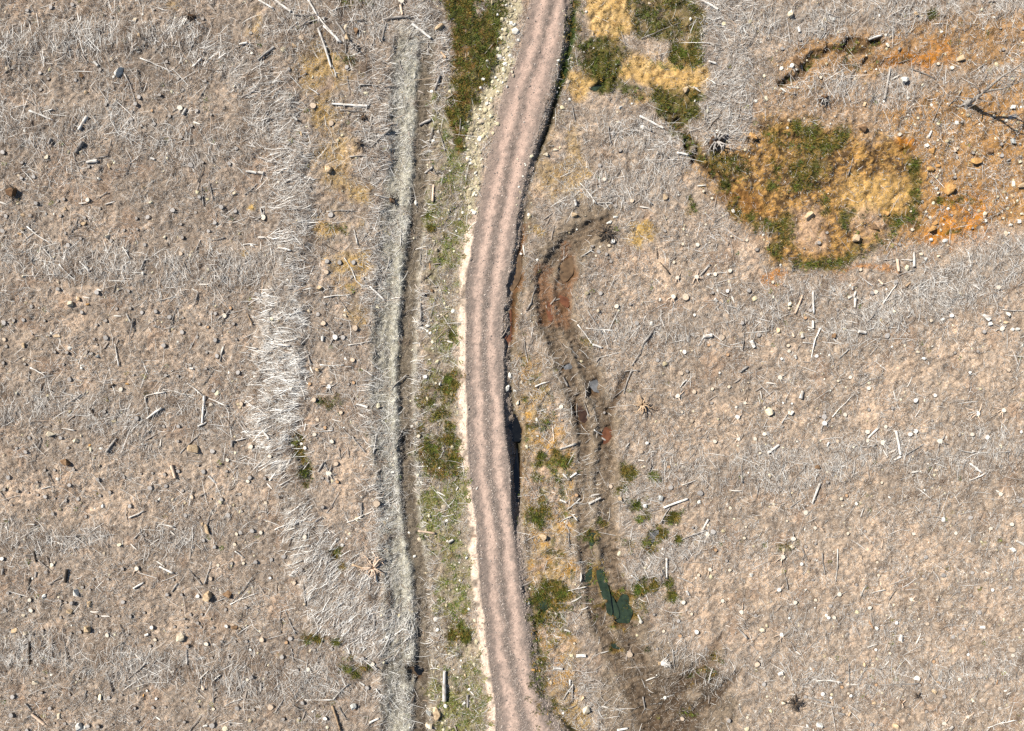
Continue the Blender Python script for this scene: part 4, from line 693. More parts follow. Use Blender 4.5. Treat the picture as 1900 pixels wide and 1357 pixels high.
def sticks(px, py, ang, length, width, bend, lift, tilt, col, rings=3):
    """n bent three-sided twigs lying on the ground; px, py photo pixels of their middles, the rest metres and radians."""
    n = len(px)
    t = np.linspace(-.5, .5, rings)[None, :]
    L = length[:, None]
    along = t * L
    side = (bend[:, None] * L) * (1 - 4 * t * t)
    ca, sa = np.cos(ang)[:, None], np.sin(ang)[:, None]
    X = XW(px)[:, None] + along * ca - side * sa
    Y = YW(py)[:, None] + along * sa + side * ca
    e0 = zat(px - np.cos(ang) * length * .45 * PX, py + np.sin(ang) * length * .45 * PX)
    e1 = zat(px + np.cos(ang) * length * .45 * PX, py - np.sin(ang) * length * .45 * PX)
    zc = zat(px, py)
    base = np.maximum((e0 + e1) * .5, zc * .6 + (e0 + e1) * .2)
    Zc = base[:, None] + (e1 - e0)[:, None] * t + lift[:, None] + tilt[:, None] * along
    w = width[:, None] * (.55 + .45 * (1 - np.abs(t * 2)) ** .5 + .0 * t) * (1 - .35 * (t + .5))
    P = np.zeros((n, rings, 3, 3), F)
    for k in range(3):
        a = 2 * math.pi * k / 3 - math.pi / 2
        o, h = math.cos(a) * .58, math.sin(a) * .58
        P[:, :, k, 0] = X - sa * w * o; P[:, :, k, 1] = Y + ca * w * o; P[:, :, k, 2] = Zc + w * h
    b = (np.arange(n) * rings * 3)[:, None, None]
    r = np.arange(rings - 1)[None, :, None] * 3
    k = np.arange(3)[None, None, :]
    k2 = (k + 1) % 3
    q = np.stack([b + r + k, b + r + 3 + k, b + r + 3 + k2, b + r + k2], -1).reshape(-1, 4)
    return P.reshape(-1, 3), q, np.repeat(col.astype(F), rings * 3, 0)


def merge(parts):
    V_, Q_, C_, off = [], [], [], 0
    for v, q, c in parts:
        V_.append(v); Q_.append(q + off); C_.append(c); off += len(v)
    return np.vstack(V_), np.vstack(Q_), np.vstack(C_)


TONES = np.array([lin(c) for c in [(236, 233, 226), (208, 204, 197), (182, 176, 168), (156, 148, 139), (184, 160, 136), (130, 113, 97), (92, 78, 66)]]) * 1.25


def tones(n, p):
    p = np.asarray(p, float); p /= p.sum()
    c = TONES[rng.choice(len(TONES), n, p=p)]
    return c * (.8 + .4 * rng.random((n, 1)))


def site(c, px, py):
    t = look(track1 * (1 - rutR), px, py)[:, None] * .85
    l = c.mean(1, keepdims=True)
    c = c * (1 - t) + t * l * np.array([1.34, 1.31, 1.19])
    r = np.clip(look(np.maximum(rutR, rA), px, py) + .8 * look(track2, px, py), 0, 1)[:, None] * .8
    return c * (1 - r) + r * l * np.array([.84, .72, .58])


bare = np.clip(mx(road, strip * .9, ditch, pud, wet_rut * .8, cream * .7), 0, 1)
smear = mx(rA * .9, track2 * .7, rB, rutR * .7, poly([(1170, 1240), (1330, 1230), (1350, 1290), (1260, 1400), (1190, 1400)], 20) * .7)
mossy = np.clip(mx(bogA, bogA_dark * .9, bogB * .93, rush, rush2, bog_green), 0, 1)
clear = (1 - bare) * (1 - .9 * mossy) * (1 - .8 * smear) * (.45 + 1.1 * sst(.3, .7, fbm(PXG, PYG, 46, 606, 3)))
patch = fbm(PXG, PYG, 55, 301, 3)
leftside = 1 - sst(880, 1000, PXG)
# fine litter everywhere
base_d = (34 + 12 * leftside * sst(.35, .65, patch)) * (1 - .6 * sandR) * (1 - .5 * ochre) * (1 - .45 * yellow) * (1 - .3 * verge)
dens = clear * (base_d + 46 * hw * (1 - .75 * white) * (.35 + 1.2 * sst(.35, .65, fbm(PXG, PYG, 24, 633, 3))) + 44 * track1 * track1_a * (1 - .5 * rutR))
px, py = scatter(dens)
n = len(px)
wa = look(WANG, px, py); aligned = (wa > -5) & (rng.random(n) < .45)
ang = np.where(aligned, wa + rng.normal(0, .5, n), rng.random(n) * math.pi)
ln = np.clip(rng.lognormal(-1.0, .45, n), .1, .9)
t1 = look(track1, px, py)
ln = np.where(t1 > .5, ln * .8, ln)
hwp = look(hw, px, py)[:, None]
tc0 = np.where(rng.random((n, 1)) < hwp * .85, tones(n, [2.6, 4, 4, 3, 1, 1.6, 1]), tones(n, [1.2, 2, 3, 3.5, 4, 5, 4]))
parts = [sticks(px, py, ang, ln, jit(n, .009, .022), rng.normal(0, .1, n), jit(n, .0, .04), rng.normal(0, .06, n), site(tc0, px, py))]
# white split sticks of the pale windrow, lying square across it, with gaps where the soil shows
wgap = sst(.36, .58, fbm(PXG, PYG, 13, 631, 2) * .6 + fbm(PXG, PYG, 40, 632, 2) * .4)
for dn, l0, lo, hi, pr in ((56, -1.0, .018, .035, [6, 5, 3, 2, 1.2, 1, .6]), (26, -.15, .035, .07, [9, 4, 1.5, .6, .5, .2, .1])):
    px, py = scatter((white * dn * wgap + track1 * (5 if dn > 30 else 0) * track1_a * (1 - rutR)) * clear)
    n = len(px)
    wa = look(WANG, px, py)
    ang = np.where(wa > -5, wa + rng.normal(.1, .34, n), rng.random(n) * math.pi)
    parts.append(sticks(px, py, ang, np.clip(rng.lognormal(l0, .45, n), .15, 1.9), jit(n, lo, hi), rng.normal(0, .04, n), jit(n, .02, .16), rng.normal(0, .05, n), tones(n, pr)))
tv, tq, tc_ = merge(parts)
tag(mesh_obj('twig_litter', tv, tq, M_TWIG, tc_), 'short dead twigs and wood chips littering the felled ground', 'twigs', kind='stuff')
n_litter = len(tq)
px, py = scatter(clear * (52 + 30 * track1) + bare * 2 * (1 - road) * (1 - pud), 40)
n = len(px)
ang = rng.random(n) * math.pi; L = np.clip(rng.lognormal(-1.55, .4, n), .07, .5); w = jit(n, .010, .022)
X, Y, Zc = XW(px), YW(py), zat(px, py) + jit(n, .012, .05)
tl = rng.normal(0, .12, n)
P = np.zeros((n, 6, 3), F)
for k, (e, o, u) in enumerate(((-.5, -1, -.5), (-.5, 0, .5), (-.5, 1, -.5), (.5, -1, -.5), (.5, 0, .5), (.5, 1, -.5))):
    P[:, k, 0] = X + np.cos(ang) * L * e - np.sin(ang) * w * o * .5
    P[:, k, 1] = Y + np.sin(ang) * L * e + np.cos(ang) * w * o * .5
    P[:, k, 2] = Zc + tl * L * e + w * u * .6
q = ((np.arange(n) * 6)[:, None, None] + np.array([[[0, 3, 4, 1], [1, 4, 5, 2]]])).reshape(-1, 4)
hwp = look(hw, px, py)[:, None]
fc = np.where(rng.random((n, 1)) < .25 + hwp * .4, tones(n, [4, 4, 3, 2, 1, 1, 1]), tones(n, [1, 1.5, 2, 3, 4, 5, 4.5]))
tag(mesh_obj('needle_litter', P.reshape(-1, 3), q, M_TWIG, np.repeat(site(fc, px, py).astype(F), 6, 0)), 'fine straw and needle litter covering the soil of the clearing', 'litter', kind='stuff')

# longer branchwood
px, py = scatter(clear * (1.2 + .5 * leftside + 3.5 * sst(.5, .7, fbm(PXG, PYG, 80, 302, 3)) + 13 * hw + 3 * windrow) * (1 - .6 * sandR))
n = len(px)
wa = look(WANG, px, py); aligned = (wa > -5) & (rng.random(n) < .6)
ang = np.where(aligned, wa + rng.normal(0, .55, n), rng.random(n) * math.pi)
ln = np.clip(rng.lognormal(-.3, .45, n), .35, 2.4)
parts = [sticks(px, py, ang, ln, jit(n, .016, .036), rng.normal(0, .1, n), jit(n, .02, .16) * (.4 + look(hw, px, py)), rng.normal(0, .05, n), tones(n, [2.6, 3, 3.5, 3, 2, 2, 1.4]), rings=4)]
# brash tips either side of the machine tracks, lying square to them
edge1 = np.clip(line([(x, y, 52) for x, y in T1], 8) - track1, 0, 1) * track1_a
px, py = scatter(edge1 * 14 * clear)
n = len(px)
parts.append(sticks(px, py, rng.normal(0, .4, n), np.clip(rng.lognormal(-.3, .4, n), .4, 1.8), jit(n, .02, .045), rng.normal(0, .08, n), jit(n, .02, .16), rng.normal(0, .05, n), tones(n, [3, 3, 3, 2.4, 2, 2, 1]), rings=4))
px, py = scatter(clear * (.14 + .35 * sst(.45, .7, fbm(PXG, PYG, 120, 641, 2)) + .7 * hw))
n = len(px)
parts.append(sticks(px, py, rng.random(n) * math.pi, np.clip(rng.lognormal(.4, .3, n), .9, 3.2), jit(n, .022, .042), rng.normal(0, .025, n), jit(n, .03, .12), np.zeros(n), tones(n, [3, 4, 3, 2, 1, 1, .4]), rings=4))
bv, bq, bc = merge(parts)
tag(mesh_obj('branch_litter', bv, bq, M_TWIG, bc), 'grey dead branchwood strewn thick in windrows over the felled ground', 'branchwood', kind='stuff')

# brown needle brush: sprays of fine dark twigs
cx, cy = scatter(brush * 1.6 + clear * .09)
k = 26
m_ = len(cx)
spray = rng.random(m_) * 2 * math.pi
px = np.repeat(cx, k) + rng.normal(0, 5.0, m_ * k); py = np.repeat(cy, k) + rng.normal(0, 5.0, m_ * k)
n = len(px)
ang = np.repeat(spray, k) + rng.normal(0, .55, n)
v_, q_, c_ = sticks(px, py, ang, jit(n, .25, .8), jit(n, .008, .018), rng.normal(0, .12, n), jit(n, .03, .28), rng.normal(0, .25, n), np.repeat(np.array([lin(c) for c in ((118, 98, 80), (150, 128, 108), (174, 154, 134))])[rng.integers(0, 3, m_)], k, 0) * (.75 + .5 * rng.random((n, 1))))
tag(mesh_obj('dry_brush', v_, q_, M_TWIG, c_), 'brown dead needle brush in tangled sprays on the windrows', 'brush', kind='stuff')


# ------------------------------------------------------------------ stones as bulk
ICO_V = []
ph = (1 + 5 ** .5) / 2
for a, b in ((1, ph), (1, -ph), (-1, ph), (-1, -ph)):
    ICO_V += [(0, a, b), (a, b, 0), (b, 0, a)]
ICO_V = np.array(ICO_V) / math.hypot(1, ph)
_pairs = [(i, j, k) for i in range(12) for j in range(i + 1, 12) for k in range(j + 1, 12) if all(abs(np.linalg.norm(ICO_V[p] - ICO_V[q]) - 1.0515) < .02 for p, q in ((i, j), (j, k), (i, k)))]
ICO_F = np.array([(i, j, k) if np.dot(np.cross(ICO_V[j] - ICO_V[i], ICO_V[k] - ICO_V[i]), ICO_V[i]) > 0 else (i, k, j) for i, j, k in _pairs])


def stones(px, py, size, col, sink=.42, zs=.7):
    n = len(px)
    s = size[:, None] * jit(n * 3, .6, 1.15).reshape(n, 3) * np.array([1, 1, zs])
    P = ICO_V[None] * (.8 + .45 * rng.random((n, 12, 1)))
    P = P * s[:, None, :]
    a = rng.random(n) * math.pi * 2
    c, sn = np.cos(a)[:, None], np.sin(a)[:, None]
    X = P[..., 0] * c - P[..., 1] * sn; Y = P[..., 0] * sn + P[..., 1] * c
    out = np.stack([X + XW(px)[:, None], Y + YW(py)[:, None], P[..., 2] + (zat(px, py) + size * zs * (1 - sink * 2) * .6)[:, None]], -1)
    f = (ICO_F[None] + (np.arange(n) * 12)[:, None, None]).reshape(-1, 3)
    return out.reshape(-1, 3), f, np.repeat(col.astype(F), 12, 0)


def pick(n, cols, spread=.25):
    c = np.array([lin(k) for k in cols])[rng.integers(0, len(cols), n)]
    return c * (1 - spread + 2 * spread * rng.random((n, 1)))


px, py = scatter(road * (26 + 210 * (np.exp(-((U - .49) / .07) ** 2) + sst(.82, .95, U) + .8 * sst(-.16, -.04, -U)) * (.3 + .7 * sst(-520, -380, -(900 - PYG)))) * .8 + rbank * 200 + strip * 6, 40)
n = len(px)
parts = [stones(px, py, np.clip(rng.lognormal(-3.5, .45, n), .015, .09), pick(n, [(166, 152, 142), (150, 138, 129), (182, 164, 150), (138, 127, 120), (192, 178, 166)], .16))]
tag(mesh_obj('road_gravel', *[parts[0][0], parts[0][1]], M_STONE, parts[0][2]), 'loose grey and tan stones on the gravel road and its edges', 'gravel', kind='stuff')
px, py = scatter(cream * 12 + verge * 1.6 + .35 * clear * (1 + 2 * ochre) + ditch_wet * (1 - ditch) * 2.2 * yk(-100, 420), 60)
n = len(px)
sz = np.clip(rng.lognormal(-2.35, .5, n), .04, .3) * np.where(look(cream, px, py) > .4, 1.15, .9)
v_, f_, c_ = stones(px, py, sz, pick(n, [(226, 216, 186), (206, 194, 160), (240, 234, 220), (178, 164, 134), (198, 182, 158)], .16))
tag(mesh_obj('verge_rubble', v_, f_, M_STONE, c_), 'cream stone rubble along the verge and scattered over the clearing', 'rubble', kind='stuff')


# ------------------------------------------------------------------ low plants
def blades(cx, cy, k, rad, hmin, hmax, wid, cols, lean=(.5, 1.3), spread=.25):
    """Tufts of k narrow blades splaying out of each centre."""
    m = len(cx); n = m * k
    a = rng.random(n) * 2 * math.pi
    r0 = rng.random(n) ** .5 * np.repeat(rad, k) if np.ndim(rad) else rng.random(n) ** .5 * rad
    bx = XW(np.repeat(cx, k)) + np.cos(a) * r0; by = YW(np.repeat(cy, k)) + np.sin(a) * r0
    bz = zat(bx * PX + 950, 678.5 - by * PX) - .02
    h = jit(n, hmin, hmax); ln = jit(n, *lean)
    a2 = a + rng.normal(0, .7, n)
    dx, dy = np.cos(a2), np.sin(a2)
    w = wid * jit(n, .7, 1.3)
    P = np.zeros((n, 5, 3), F)
    for i, (t, ws) in enumerate(((0, .5), (.55, .42), (1, 0))):
        ox_ = bx + dx * ln * h * t ** 1.5; oy_ = by + dy * ln * h * t ** 1.5; oz_ = bz + h * (t - .28 * t * t * ln)
        if i < 2:
            P[:, i * 2, 0] = ox_ - dy * w * ws; P[:, i * 2, 1] = oy_ + dx * w * ws; P[:, i * 2, 2] = oz_
            P[:, i * 2 + 1, 0] = ox_ + dy * w * ws; P[:, i * 2 + 1, 1] = oy_ - dx * w * ws; P[:, i * 2 + 1, 2] = oz_
        else:
            P[:, 4, 0] = ox_; P[:, 4, 1] = oy_; P[:, 4, 2] = oz_
    b = (np.arange(n) * 5)[:, None]
    q = b + np.array([[0, 1, 3, 2]]); t3 = b + np.array([[2, 3, 4]])
    cidx = np.repeat(rng.integers(0, len(cols), m), k)
    c = np.array([lin(x) for x in cols])[cidx] * (1 - spread + 2 * spread * rng.random((n, 1)))
    return P.reshape(-1, 3), [q, t3], np.repeat(c.astype(F), 5, 0)


DARKG = [(54, 62, 18), (82, 86, 26), (112, 104, 40), (140, 112, 50), (98, 112, 44), (70, 78, 28)]
cx, cy = scatter(np.clip(rush, 0, 1) * 15 + bog_green * 11 + rush2 * 14 + goldstrip * 4 * sst(.56, .68, fbm(PXG, PYG, 18, 233, 3)) + ditch_wet * (1 - road) * 3 * yk(-100, 160) + wet_rut * 3 + rim * 6 * (1 - pud), 60)
v_, f_, c_ = blades(cx, cy, 15, .18, .12, .36, .035, DARKG, spread=.4)
tag(mesh_obj('rush_grass', v_, f_, M_LEAF, c_), 'dark olive rushes and wet grass in hollows and along the ditches', 'rushes', kind='stuff')
cx, cy = scatter((bogA * 8 + bogB * 4.5 + goldstrip * 3 + yellow * 8 + ochre * 1.2) * (1 - .8 * np.clip(bog_green, 0, 1)) * sst(.46, .6, n2 * .5 + n3 * .5), 60)
v_, f_, c_ = blades(cx, cy, 14, .14, .06, .2, .03, [(206, 170, 100), (190, 148, 78), (216, 188, 128), (168, 128, 70), (140, 112, 56)])
tag(mesh_obj('straw_grass', v_, f_, M_LEAF, c_), 'straw yellow moss and withered grass tufts on the bog and wet strips', 'grass', kind='stuff')
cx, cy = scatter(green * 16 + verge * 2.2 * sst(.5, .68, fbm(PXG, PYG, 18, 241, 3)) + clear * .035 + rush * 1.5, 60)
v_, f_, c_ = blades(cx, cy, 18, .13, .05, .16, .07, [(100, 114, 48), (124, 130, 64), (86, 100, 40), (152, 148, 88), (112, 108, 54), (138, 124, 76)], lean=(.8, 1.8))
tag(mesh_obj('verge_plants', v_, f_, M_LEAF, c_), 'small leafy green plants spreading over the road verge', 'plants', kind='stuff')

# ------------------------------------------------------------------ single things
import bmesh
TU = 0.25263 / PX            # metres per tile unit


def zmean(px, py, r):
    a = np.linspace(0, 2 * math.pi, 9)[:-1]
    return float(np.mean(zat(px + np.cos(a) * r * PX, py + np.sin(a) * r * PX)))


def tube(pts, rad, sides=8, cap=True, seed=0, rough=.08):
    """A tapering tube through pts; returns verts, quads, end fans."""
    pts = np.asarray(pts, float); n = len(pts)
    rr_ = np.random.default_rng(seed)
    V_ = []
    for i in range(n):
        d = pts[min(i + 1, n - 1)] - pts[max(i - 1, 0)]
        d /= max(np.linalg.norm(d), 1e-6)
        u = np.cross(d, (0, 0, 1.0))
        if np.linalg.norm(u) < .1: u = np.cross(d, (1.0, 0, 0))
        u /= np.linalg.norm(u); w = np.cross(d, u)
        for k in range(sides):
            a = 2 * math.pi * k / sides
            q = rad[i] * (1 + rough * (rr_.random() - .5) * 2)
            V_.append(pts[i] + (u * math.cos(a) + w * math.sin(a)) * q)
    Q = []
    for i in range(n - 1):
        for k in range(sides):
            k2 = (k + 1) % sides
            Q.append((i * sides + k, (i + 1) * sides + k, (i + 1) * sides + k2, i * sides + k2))
    T = []
    if cap:
        for e, rev in ((0, False), (n - 1, True)):
            c = len(V_); V_.append(pts[e])
            for k in range(sides):
                k2 = (k + 1) % sides
                a_, b_ = e * sides + k, e * sides + k2
                T.append((c, b_, a_) if rev else (c, a_, b_))
    return np.array(V_), np.array(Q), (np.array(T) if T else np.zeros((0, 3), int))


class Acc:
    def __init__(self): self.v = []; self.q = []; self.t = []; self.n = 0
    def add(self, v, q, t):
        self.v.append(v)
        if len(q): self.q.append(np.asarray(q) + self.n)
        if len(t): self.t.append(np.asarray(t) + self.n)
        self.n += len(v)
    def obj(self, name, mat, parent=None, smooth=True):
        f = ([np.vstack(self.q)] if self.q else []) + ([np.vstack(self.t)] if self.t else [])
        return mesh_obj(name, np.vstack(self.v), f, mat, smooth=smooth, parent=parent)


# ---- labels: look, then where it lies among things one can find
LAND = [(222, 132, 'the white stone slab'), (336, 202, 'the pale split stump'), (86, 292, 'the cream stone near the dark grey log'), (143, 270, 'the pair of thick grey logs'), (133, 565, 'the jagged cream stone'), (106, 623, 'the flat tan stone'),
        (273, 351, 'the crumbled tan rock'), (356, 834, 'the big tan boulder'), (124, 857, 'the dark brown slab rock'), (95, 806, 'the crumbling cream rock'), (191, 939, 'the upright white stone'), (387, 982, 'the tall tan stone'), (144, 1098, 'the angular white rock'),
        (82, 1107, 'the white shard rock'), (385, 1107, 'the round tan boulder'), (336, 1181, 'the broad cream rock'), (26, 1168, 'the ochre wedge rock'), (164, 1166, 'the tan slab rock'), (187, 1292, 'the square pale rock'), (150, 1348, 'the white rock at the bottom edge'),
        (648, 71, 'the tan block rock'), (813, 53, 'the flat tan boulder'), (623, 625, 'the bright white stump'), (610, 878, 'the rounded pale stump'), (693, 1052, 'the spread root plate'), (556, 860, 'the mossy water hollow'), (809, 1324, 'the verge boulder'), (826, 1272, 'the pale barked verge log'),
        (805, 360, 'the pink debarked log'), (657, 1310, 'the grey stone heap'), (776, 1246, 'the black water hole'), (1326, 265, 'the big upturned root clod'), (1123, 433, 'the black root tangle'), (1190, 748, 'the orange root plate'), (1678, 149, 'the white bog rock'),
        (1781, 110, 'the pale edged boulder'), (1478, 113, 'the brown soil clod'), (1793, 193, 'the dead tree'), (1761, 351, 'the ochre slab rock'), (1834, 601, 'the white slab beside white stones'), (1485, 732, 'the thick white cut log'), (1528, 785, 'the twin white and grey stumps'),
        (1739, 818, 'the wide pale stump'), (1325, 988, 'the pale split stump by the leaning logs'), (1086, 1315, 'the cream rock on yellow grass'), (1392, 1066, 'the flat white stone'), (1669, 1182, 'the short white billet'), (1698, 1256, 'the bright white rock'), (1518, 1343, 'the white stone on the bottom edge'),
        (1669, 1300, 'the three pointed root plate'), (1223, 1229, 'the pale root bundle'), (1127, 811, 'the small red brown puddle'), (1158, 1135, 'the green pool'), (1596, 617, 'the short white cut log'), (1137, 449, 'the oval white stump'), (1373, 1134, 'the rooted pale stump'),
        (1811, 767, 'the rooted white stump'), (1746, 963, 'the large white stump'), (1840, 1093, 'the white stump with roots'), (1471, 1301, 'the dark root burst'), (1050, 502, 'the silty brown puddle'), (780, 320, 'the bend of the brash track'), (965, 60, 'the top bend of the road'), (1520, 545, 'the scattered short white logs')]
USED = {}


def place(px, py, skip=8, nth=0):
    c = sorted((math.hypot(px - x, py - y), x, y, s) for x, y, s in LAND if math.hypot(px - x, py - y) > skip)
    d, x, y, s = c[nth]
    a = math.degrees(math.atan2(-(py - y), px - x)) % 360
    w = ['right of', 'up-right of', 'above', 'up-left of', 'left of', 'down-left of', 'below', 'down-right of'][int(((a + 22.5) % 360) // 45)]
    m = d / PX
    ms = ('%d m' % round(m)) if m >= 2 else ('1.5 m' if m > 1.25 else ('1 m' if m > .75 else 'just'))
    return f'{ms} {w} {s}'


def label(look, px, py, extra=()):
    """look + place, made to fit this one thing alone."""
    for nth in range(0, 6):
        for ex in ('',) + tuple(extra):
            t = (f'{look}{ex}, ' + place(px, py, nth=nth))
            if len(t.split()) <= 16 and t not in USED:
                USED[t] = 1
                return t
    for nth in range(6, 20):
        t = f'{look}, ' + place(px, py, nth=nth)
        if len(t.split()) <= 16 and t not in USED:
            USED[t] = 1
            return t
    return f'{look}, ' + place(px, py, nth=3)


# ---- read the tiles
STUMPS, STICKS, ROCKS = [], [], []
for (tx, ty), (s_, l_, r_) in TILES.items():
    for e in s_.split(';'):
        p = e.split(',')
        STUMPS.append((tx + float(p[0]) * .25263, ty + float(p[1]) * .25263, float(p[2]) * TU, p[3] if len(p) > 3 else 'n'))
    for e in l_.split(';'):
        p = e.split(',')
        a = [float(v) * .25263 for v in p[:4]]
        STICKS.append((tx + a[0], ty + a[1], tx + a[2], ty + a[3], float(p[4]), p[5] if len(p) > 5 else 'n'))
    for e in r_.split(';'):
        p = e.split(',')
        ROCKS.append((tx + float(p[0]) * .25263, ty + float(p[1]) * .25263, float(p[2]) * TU, float(p[3]) * TU, p[4]))
STUMPS.sort(key=lambda s: -s[2])


# ---- stumps
def stump_mesh(d, h, seed, lobes):
    r_ = np.random.default_rng(seed)
    n = 14
    a = np.linspace(0, 2 * math.pi, n, endpoint=False)
    out = 1 + .07 * np.cos(2 * a + r_.random() * 6) + .05 * np.cos(3 * a + r_.random() * 6) + .04 * (r_.random(n) - .5)
    fl = np.clip(np.cos(lobes * a + r_.random() * 6), 0, 1) ** 1.5
    lean = (r_.random(2) - .5) * .22 * h
    rad = d * .5
    rings = [(-.14, 1.22, .55), (.02, 1.10, .32), (h * .35, 1.03, .1), (h * .95, 1.01, .03), (h, .97, 0)]
    V_ = []
    for (zz_, k, f) in rings:
        q = rad * out * (k + f * fl)
        t = max(zz_, 0) / h
        tilt = .05 * np.cos(a - 1.0) * t * d
        V_.append(np.stack([np.cos(a) * q + lean[0] * t, np.sin(a) * q + lean[1] * t, np.full(n, zz_) + tilt], -1))
    V_ = np.vstack(V_)
    Q = [(i * n + k, i * n + (k + 1) % n, (i + 1) * n + (k + 1) % n, (i + 1) * n + k) for i in range(len(rings) - 1) for k in range(n)]
    top = V_[-n:]
    cz = top.mean(0) + [0, 0, .01]
    CV_ = np.vstack([top * [1, 1, 1] + [0, 0, .003], cz])
    CT = np.array([(k, (k + 1) % n, n) for k in range(n)])
    return V_, np.array(Q), CV_, CT


MAX_STUMP = 298
rest_s = STUMPS[MAX_STUMP:]
for i, (px, py, d, t) in enumerate(STUMPS[:MAX_STUMP]):
    rooted = 'r' in t
    tone = (t.replace('r', '') or 'n')
    rs = np.random.default_rng(1000 + i)
    h = float(.12 + .42 * d * (.4 + .8 * rs.random()))
    d = d * .95
    v_, q_, cv, ct = stump_mesh(d, h * .72, 3000 + i, int(rs.integers(3, 6)))
    o = mesh_obj('tree_stump', v_, q_, BARK, smooth=True)
    o.location = (XW(px), YW(py), zmean(px, py, d * .5))
    cf = mesh_obj('cut_face', cv, ct, CUT[tone], parent=o)
    size = 'large' if d > .44 else ('mid sized' if d > .345 else 'small')
    if rooted or (d > .42 and tone in 'pw'):
        for k in range(int(rs.integers(3, 6))):
            a = rs.random() * 6.28; L = d * (1.0 + 1.4 * rs.random())
            pts = [(math.cos(a + b) * s, math.sin(a + b) * s, zz_) for s, b, zz_ in ((d * .3, 0, .14), (d * .5 + L * .3, .1, .09), (d * .5 + L * .7, .25, .05), (d * .5 + L, .2, -.05))]
            ac = Acc(); ac.add(*tube(pts, [d * .13, d * .1, d * .065, d * .02], 6, seed=i * 7 + k)); ac.obj('root', WOOD['p' if rooted else 'n'], o)
    look_ = {'n': 'grey topped', 'p': 'pale topped', 'w': 'white topped', 't': 'tan crumbling'}[tone]
    tag(o, label(f'{size} {look_} tree stump' + (' with bare roots' if rooted else ''), px, py), 'tree stump', 'cut tree stumps over the clearing')
acc_v, acc_q, acc_c, off = [], [], [], 0
for i, (px, py, d, t) in enumerate(rest_s):
    d = d * .95
    v_, q_, cv, ct = stump_mesh(d, .07 + .3 * d, 6000 + i, 4)
    tone = (t.replace('r', '') or 'n')
    base = np.array([XW(px), YW(py), zmean(px, py, d * .5)])
    cb = lin((110, 94, 80)); ctop = lin({'n': (164, 156, 148), 'p': (222, 206, 182), 'w': (240, 234, 224), 't': (196, 160, 124)}[tone])
    fan = np.array([(a, b, c, c) for a, b, c in ct])
    acc_v += [v_ + base, cv + base]; acc_q += [q_ + off, ct + off + len(v_)]
    acc_c += [np.repeat(cb[None], len(v_), 0), np.repeat(ctop[None], len(cv), 0)]
    off += len(v_) + len(cv)
tag(mesh_obj('small_stumps', np.vstack(acc_v), [np.vstack([q for q in acc_q if q.shape[1] == 4]), np.vstack([q for q in acc_q if q.shape[1] == 3])], M_TWIG, np.vstack(acc_c)), 'many smaller cut tree stumps dotted over the clearing', 'stumps', kind='stuff')

# ---- logs and long branches
def turn_word(x0, y0, x1, y1):
    a = math.degrees(math.atan2(-(y1 - y0), x1 - x0)) % 180
    return 'lying level' if a < 15 or a > 165 else ('lying upright' if 75 < a < 105 else ('leaning right' if a < 90 else 'leaning left'))


big = [s for s in STICKS if s[4] >= 18]
thin = sorted([s for s in STICKS if s[4] < 18], key=lambda s: -math.hypot(s[2] - s[0], s[3] - s[1]) * s[4])
MAX_BRANCH = 296


def stick_geo(x0, y0, x1, y1, w, seed, thick):
    """Points and radii in world space of a log or branch lying on the ground."""
    r_ = np.random.default_rng(seed)
    n = 7
    L = math.hypot(x1 - x0, y1 - y0) / PX
    t = np.linspace(0, 1, n)
    rad0 = w * TU * .5 * (.86 if thick else .72)
    bend = (r_.random() - .5) * (.03 if thick else .09) * L
    nx_, ny_ = -(y1 - y0) / max(L * PX, 1e-6), (x1 - x0) / max(L * PX, 1e-6)
    bb = bend * PX * np.sin(math.pi * t) + (0 if thick else .03 * L * PX * (r_.random(n) - .5) * np.sin(math.pi * t))
    X = x0 + (x1 - x0) * t + nx_ * bb; Y = y0 + (y1 - y0) * t + ny_ * bb
    g = zat(X, Y)
    slope = np.polyfit(t, g, 1)
    zz_ = np.polyval(slope, t); zz_ = zz_ + max(0, float(np.max(g - zz_)) * .75)
    taper = 1 - (.22 if thick else .5) * t
    if r_.random() < .5: taper = taper[::-1]
    rad = rad0 * taper
    return np.stack([XW(X), YW(Y), zz_ + rad * .75 + .01], -1), rad, L


